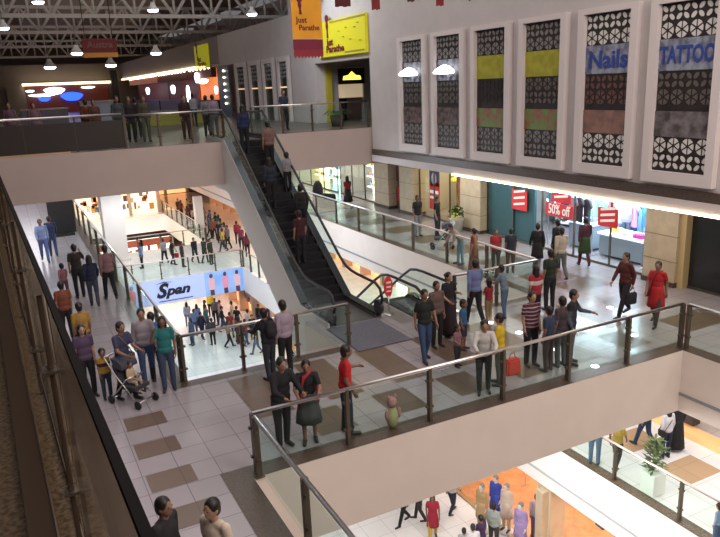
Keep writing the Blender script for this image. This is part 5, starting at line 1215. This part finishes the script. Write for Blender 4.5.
# lower right corridor
def low(l, fx, fy, z, h, f, pose, tp, bt, hair='hair', extra=()):
    q = onZ(fx, fy, z); person(l, (q.x, q.y, z), h, f, pose, tp, bt, hair, extra=extra)
low('person in light blue jeans half hidden by the bridge on the lower corridor', 594, 464, Z1, 1.72, 40, 'stand', ('shirt', (.3,.3,.35)), ('trousers', JEAN2))
low('girl in a yellow and black top walking on the lower corridor', 616, 468, Z1, 1.50, 20, 'walk', ('tshirt', (.45,.33,.06)), ('trousers', BLK))
low('person in dark jeans half hidden by the bridge left of the white tunic', 644, 447, Z1, 1.72, 90, 'walk', ('shirt', NAVY), ('trousers', (.04,.07,.14)))
low('woman in a white tunic with a dark bag on the lower corridor', 665, 458, Z1, 1.62, 80, 'stand', ('shirt', (.7,.68,.72)), ('trousers', NAVY), 'hair_long', (('shoulder_bag', 'shoulder_bag', BLK),))
low('woman in a long black dress right of the white tunic', 675, 450, Z1, 1.64, 70, 'stand', ('shirt', BLK), ('long_skirt', BLK), 'hair_long')
low('person in pale blue at the bottom right corner behind the railing', 716, 545, Z1, 1.1, 90, 'stand', ('shirt', (.35,.5,.75)), ('trousers', JEAN2))
# ground floor bottom centre
low('person in black trousers striding, leftmost at the bottom centre', 404, 524, Z0, 1.70, 180, 'walk', ('shirt', BLK), ('trousers', BLK))
low('person in grey trousers partly under the bridge at the bottom centre', 420, 520, Z0, 1.70, 150, 'stroll', ('shirt', (.3,.3,.3)), ('trousers', (.04,.035,.03)))
low('woman in a crimson tunic and yellow trousers at the bottom centre', 433, 538, Z0, 1.64, -120, 'stroll', ('tshirt', (.40,.02,.05)), ('kurta', (.40,.02,.05), (.65,.42,.05)), 'hair_long')
low('person in dark trousers running at the bottom centre', 452, 514, Z0, 1.70, 20, 'walk', ('shirt', (.6,.6,.62)), ('trousers', (.02,.025,.05)))
def lowh(l, hx, hy, z, h, f, pose, tp, bt, hair='hair'):
    person(l, at_head(hx, hy, h, z), h, f, pose, tp, bt, hair)
lowh('man in a grey green shirt on the ground floor threshold', 494, 503, Z0, 1.70, 30, 'stand', ('shirt', (.35,.42,.40)), ('trousers', (.05,.05,.05)))
lowh('woman in a deep violet sari at the bottom centre', 481, 515, Z0, 1.60, 100, 'stand', ('tshirt', (.06,.03,.10)), ('long_skirt', (.05,.03,.12)), 'hair_bun')
lowh('man in a white shirt cut by the bottom edge', 473, 524, Z0, 1.62, 60, 'stand', ('shirt', (.7,.7,.75)), ('trousers', BLK))
lowh('boy with dark hair left of the white shirt at the bottom edge', 464, 528, Z0, 1.45, 60, 'stand', ('tshirt', (.4,.4,.45)), ('trousers', BLK))
lowh('shopper in a white and violet top inside the orange floored shop', 537, 494, Z0, 1.66, 60, 'stand', ('shirt', (.55,.48,.6)), ('trousers', (.2,.15,.3)))
for (hx, hy, cn, c, b) in ((496, 476, 'royal blue', (.06,.10,.55), (.6,.5,.45)), (507, 484, 'cream', (.8,.65,.55), (.75,.6,.45)), (521, 503, 'violet and white', (.4,.3,.6), (.8,.75,.8)), (482, 484, 'tan', (.6,.4,.2), (.5,.35,.2))):
    q = at_head(hx, hy, 1.8, Z0); mannequin('mannequin in %s clothes at the ground floor shop front' % cn, q.x, q.y, Z0, 200, c, 'stand', ('kurta', c, b), group='mannequins of the ground floor shop')
# strollers
def stroller(label, loc, rz, col, occupant):
    t = thing('stroller', label, 'stroller', loc, rz)
    bm = bmesh.new()
    for s in (-.22, .22):
        tube(bm, [(s, -.35, .12), (s, .15, .62), (s, .45, 1.0)], .014, 6); tube(bm, [(s, .35, .12), (s, -.1, .60)], .014, 6); 
    tube(bm, [(-.22, .45, 1.0), (.22, .45, 1.0)], .018, 6); tube(bm, [(-.22, -.1, .6), (.22, -.1, .6)], .012, 6); tube(bm, [(-.22, .35, .12), (.22, .35, .12)], .012, 6); tube(bm, [(-.22, -.35, .12), (.22, -.35, .12)], .012, 6)
    obj('frame', bm, STEEL, t)
    for a in (-.24, .24):
        for b in (-.37, .37):
            bm = bmesh.new(); lathe(bm, [(.085, -.02), (.095, 0), (.085, .02)], (0,0,0), 16)
            for v in bm.verts: v.co = Vector((a + v.co.z, b + v.co.x, .095 + v.co.y))
            obj('wheel', bm, RUBBER, t)
    bm = bmesh.new(); prism(bm, [(-.2, -.3, .36), (-.2, .12, .36), (-.2, .28, .85), (-.2, .22, .88), (-.2, .04, .44), (-.2, -.3, .44)], (.4, 0, 0)); obj('seat', bm, cm((.03,.03,.04)), t)
    bm = bmesh.new(); prism(bm, [(-.21, .28 - .30*math.sin(a*.3), .92 + .18*math.cos(a*.3) - .1) for a in range(0, 7)] + [(-.21, .20, .80)], (.42, 0, 0)); obj('canopy', bm, cm((.05,.05,.07)), t)
    if occupant:
        M = Matrix.Rotation(rz, 3, 'Z'); q = Vector(loc) + M @ Vector((0, .0, .06))
        person('toddler in cream clothes sitting in the stroller on the left walkway', q, .82, math.degrees(rz) - 90, 'sit', ('shirt', (.62,.48,.30)), ('trousers', (.5,.4,.3)))
sp = onZ(134, 402, 0)
stroller('light framed pushchair with a dark seat on the left walkway', (sp.x, sp.y, 0), math.radians(35), (.6,.5,.4), True)
sp = onZ(440, 253, 0)
stroller('dark pushchair on the right corridor beside the bending man', (max(13.9, sp.x+.5), sp.y + .6, 0), math.radians(-120), (.6,.5,.4), False)
# red plastic bag and small clutter by the railing on the bridge
sp = onZ(512, 374, 0)
t = thing('shopping_bag', 'red shopping bag standing on the bridge floor behind the yellow shirted boy', 'bag', (sp.x, max(10.15, sp.y), 0))
bm = bmesh.new(); prism(bm, [(-.20, -.09, 0), (.20, -.09, 0), (.20, .09, 0), (-.20, .09, 0)], (0, 0, .36)); bmesh.ops.bevel(bm, geom=bm.edges[:], offset=.03, segments=2, affect='EDGES')
for v in bm.verts: v.co.x *= 1 - v.co.z*.5
obj('body', bm, cm((.62,.05,.03)), t)
bm = bmesh.new(); tube(bm, [(-.08, 0, .35), (-.05, 0, .48), (.05, 0, .48), (.08, 0, .35)], .01, 6); obj('handle', bm, cm((.5,.04,.03)), t)
sp = onZ(393, 428, 0)
t = thing('toddler_toy', 'pale yellow and pink soft toy standing behind the glass of the bridge railing', 'toy', (sp.x, max(10.1, sp.y), 0))
bm = bmesh.new(); ell(bm, (0,0,.22), (.12,.10,.22)); obj('body', bm, cm((.42,.38,.2)), t); bm = bmesh.new(); ell(bm, (0,0,.52), (.10,.10,.11)); obj('head', bm, cm((.45,.22,.22)), t)
for sg in (-1, 1):
    bm = bmesh.new(); ell(bm, (sg*.13, -.03, .30), (.04, .04, .11)); obj('arm', bm, cm((.45,.22,.22)), t)
    bm = bmesh.new(); ell(bm, (sg*.07, 0, .62), (.03, .02, .05)); obj('ear', bm, cm((.45,.22,.22)), t)
# floor uplights
for i, (px, py) in enumerate(((519,333), (490,323), (634,336), (595,367), (556,350), (610,308))):
    q = onZ(px, py, 0); bm = bmesh.new(); lathe(bm, [(.085, .013), (.085, .022), (.05, .025)], (0,0,0), 14); o = obj('floor_light', bm, mat('floor_light_glow', (1, 1, 1), .5, emit=5, ecol=(.9, .95, 1)))
    o.location = q; tag(o, 'small round white light set in the bridge floor, %s from the left' % ['second', 'first', 'sixth', 'fourth', 'third', 'fifth'][i], 'light', 'round lights set in the bridge floor')
# ================================================================ light, camera
def area(x, y, z, sx, sy, power, col=(1, 1, 1), rot=(0, 0, 0)):
    l = bpy.data.lights.new('area', 'AREA'); l.shape = 'RECTANGLE'; l.size = sx; l.size_y = sy; l.energy = power; l.color = col
    o = bpy.data.objects.new('area_light', l); COL.objects.link(o); o.location = (x, y, z); o.rotation_euler = rot
    return o
def aim(o, tgt):
    d = Vector(tgt) - o.location; o.rotation_euler = d.to_track_quat('-Z', 'Y').to_euler()
COOL = (.80, .90, 1.0); WARM_ = (1.0, .80, .60)
# roof level: general light over the atrium, plus an added light for the bridge beam
area(6, 6, 12.4, 12, 14, 1050, (1, .87, .84))
area(7, 22, 12.4, 10, 12, 640, (1, .93, .90))
area(5, 42, 12.4, 12, 18, 330, (1, .88, .8))
area(5, 70, 12.4, 12, 24, 330, (1, .85, .75))
aim(area(10.0, 28.5, 11.0, 2, 2, 260, (.88, .94, 1)), (13.8, 31, 8))
aim(area(8.5, -2.5, 10.5, 6, 2, 1100, (1, .87, .78)), (8.5, 10, -1.0))  # added light aimed at the bridge's front beam to brighten it
# corridor light under the lattice wall, plus added lights for the white column and the roof
area(15.4, 8, 2.95, 1.0, 18, 200, (1, .90, .80)); area(15.6, 25, 2.95, 1.0, 14, 260, (1, .95, .82))
area(15.5, 42, 2.8, 2, 18, 420, (1, .97, .85))
area(3.4, 25.3, 2.86, 1.6, 1.2, 90, (.95, .97, 1))  # added light under the slab that brightens the white column
o_ = area(5, 50, 8.6, 10, 40, 260, (1, .88, .8), (PI, 0, 0))  # added uplight without a fixture, lifts the roof and trusses
# shop interiors
area(19.0, 17.5, 3.0, 3, 5, 620, (.75, .90, 1.0)); area(18.8, 25.8, 3.0, 2, 3, 130, (1, .85, .5))
# under the top floor: left walkway and the long opening
area(-1, 40, 2.85, 5, 26, 900, (.95, .95, 1.0)); area(0.5, 14, 4.3-1.5, 2.4, 12, 60, (.95, .88, 1.0)); area(8, 36, 2.85, 8, 20, 1100, COOL)
aim(area(8.8, 27.5, 2.7, 1.5, 4, 420, COOL), (13.0, 24, -.8))
# opening in front of the bridge
aim(area(6.0, 12, -1.7, 3, 2, 560, (1, .97, .93)), (13, 10.5, -5))
area(9, 12, -1.7, 5, 3, 340, (1, .95, .88))
area(15.5, 8, -1.65, 3, 14, 360, (1, .95, .92)); area(15.5, 40, -1.65, 2.5, 24, 360, (1, .84, .66))
area(7, 45, -6.0, 8, 6, 320, (1, .94, .88)); area(8, 58, -1.7, 7, 16, 360, (1, .9, .8))
area(15.6, 14, -6.0, 3, 10, 420, (1, .85, .68)); area(13.5, 38, -6.0, 1.5, 14, 240, (1, .80, .6))
area(7, 30, -2.0, 4, 4, 200, COOL)
w = bpy.data.worlds.new('World'); S.world = w; w.use_nodes = True
w.node_tree.nodes['Background'].inputs[0].default_value = (.5, .48, .5, 1); w.node_tree.nodes['Background'].inputs[1].default_value = .3
cam = bpy.data.cameras.new('Camera'); co = bpy.data.objects.new('Camera', cam); COL.objects.link(co)
cam.sensor_width = 36; cam.lens = F / 720 * 36; cam.clip_start = .05; cam.clip_end = 500
M = Matrix(((RX.x, -RX.y, -RX.z, 0), (RY.x, -RY.y, -RY.z, 0), (RZ.x, -RZ.y, -RZ.z, HC), (0, 0, 0, 1)))
co.matrix_world = M; S.camera = co
S.view_settings.view_transform = 'Standard'; S.view_settings.look = 'None'; S.view_settings.exposure = 0.0
S.cycles.max_bounces = 6; S.cycles.diffuse_bounces = 3; S.cycles.transparent_max_bounces = 24; S.cycles.use_denoising = True
S.cycles.sample_clamp_indirect = 4.0
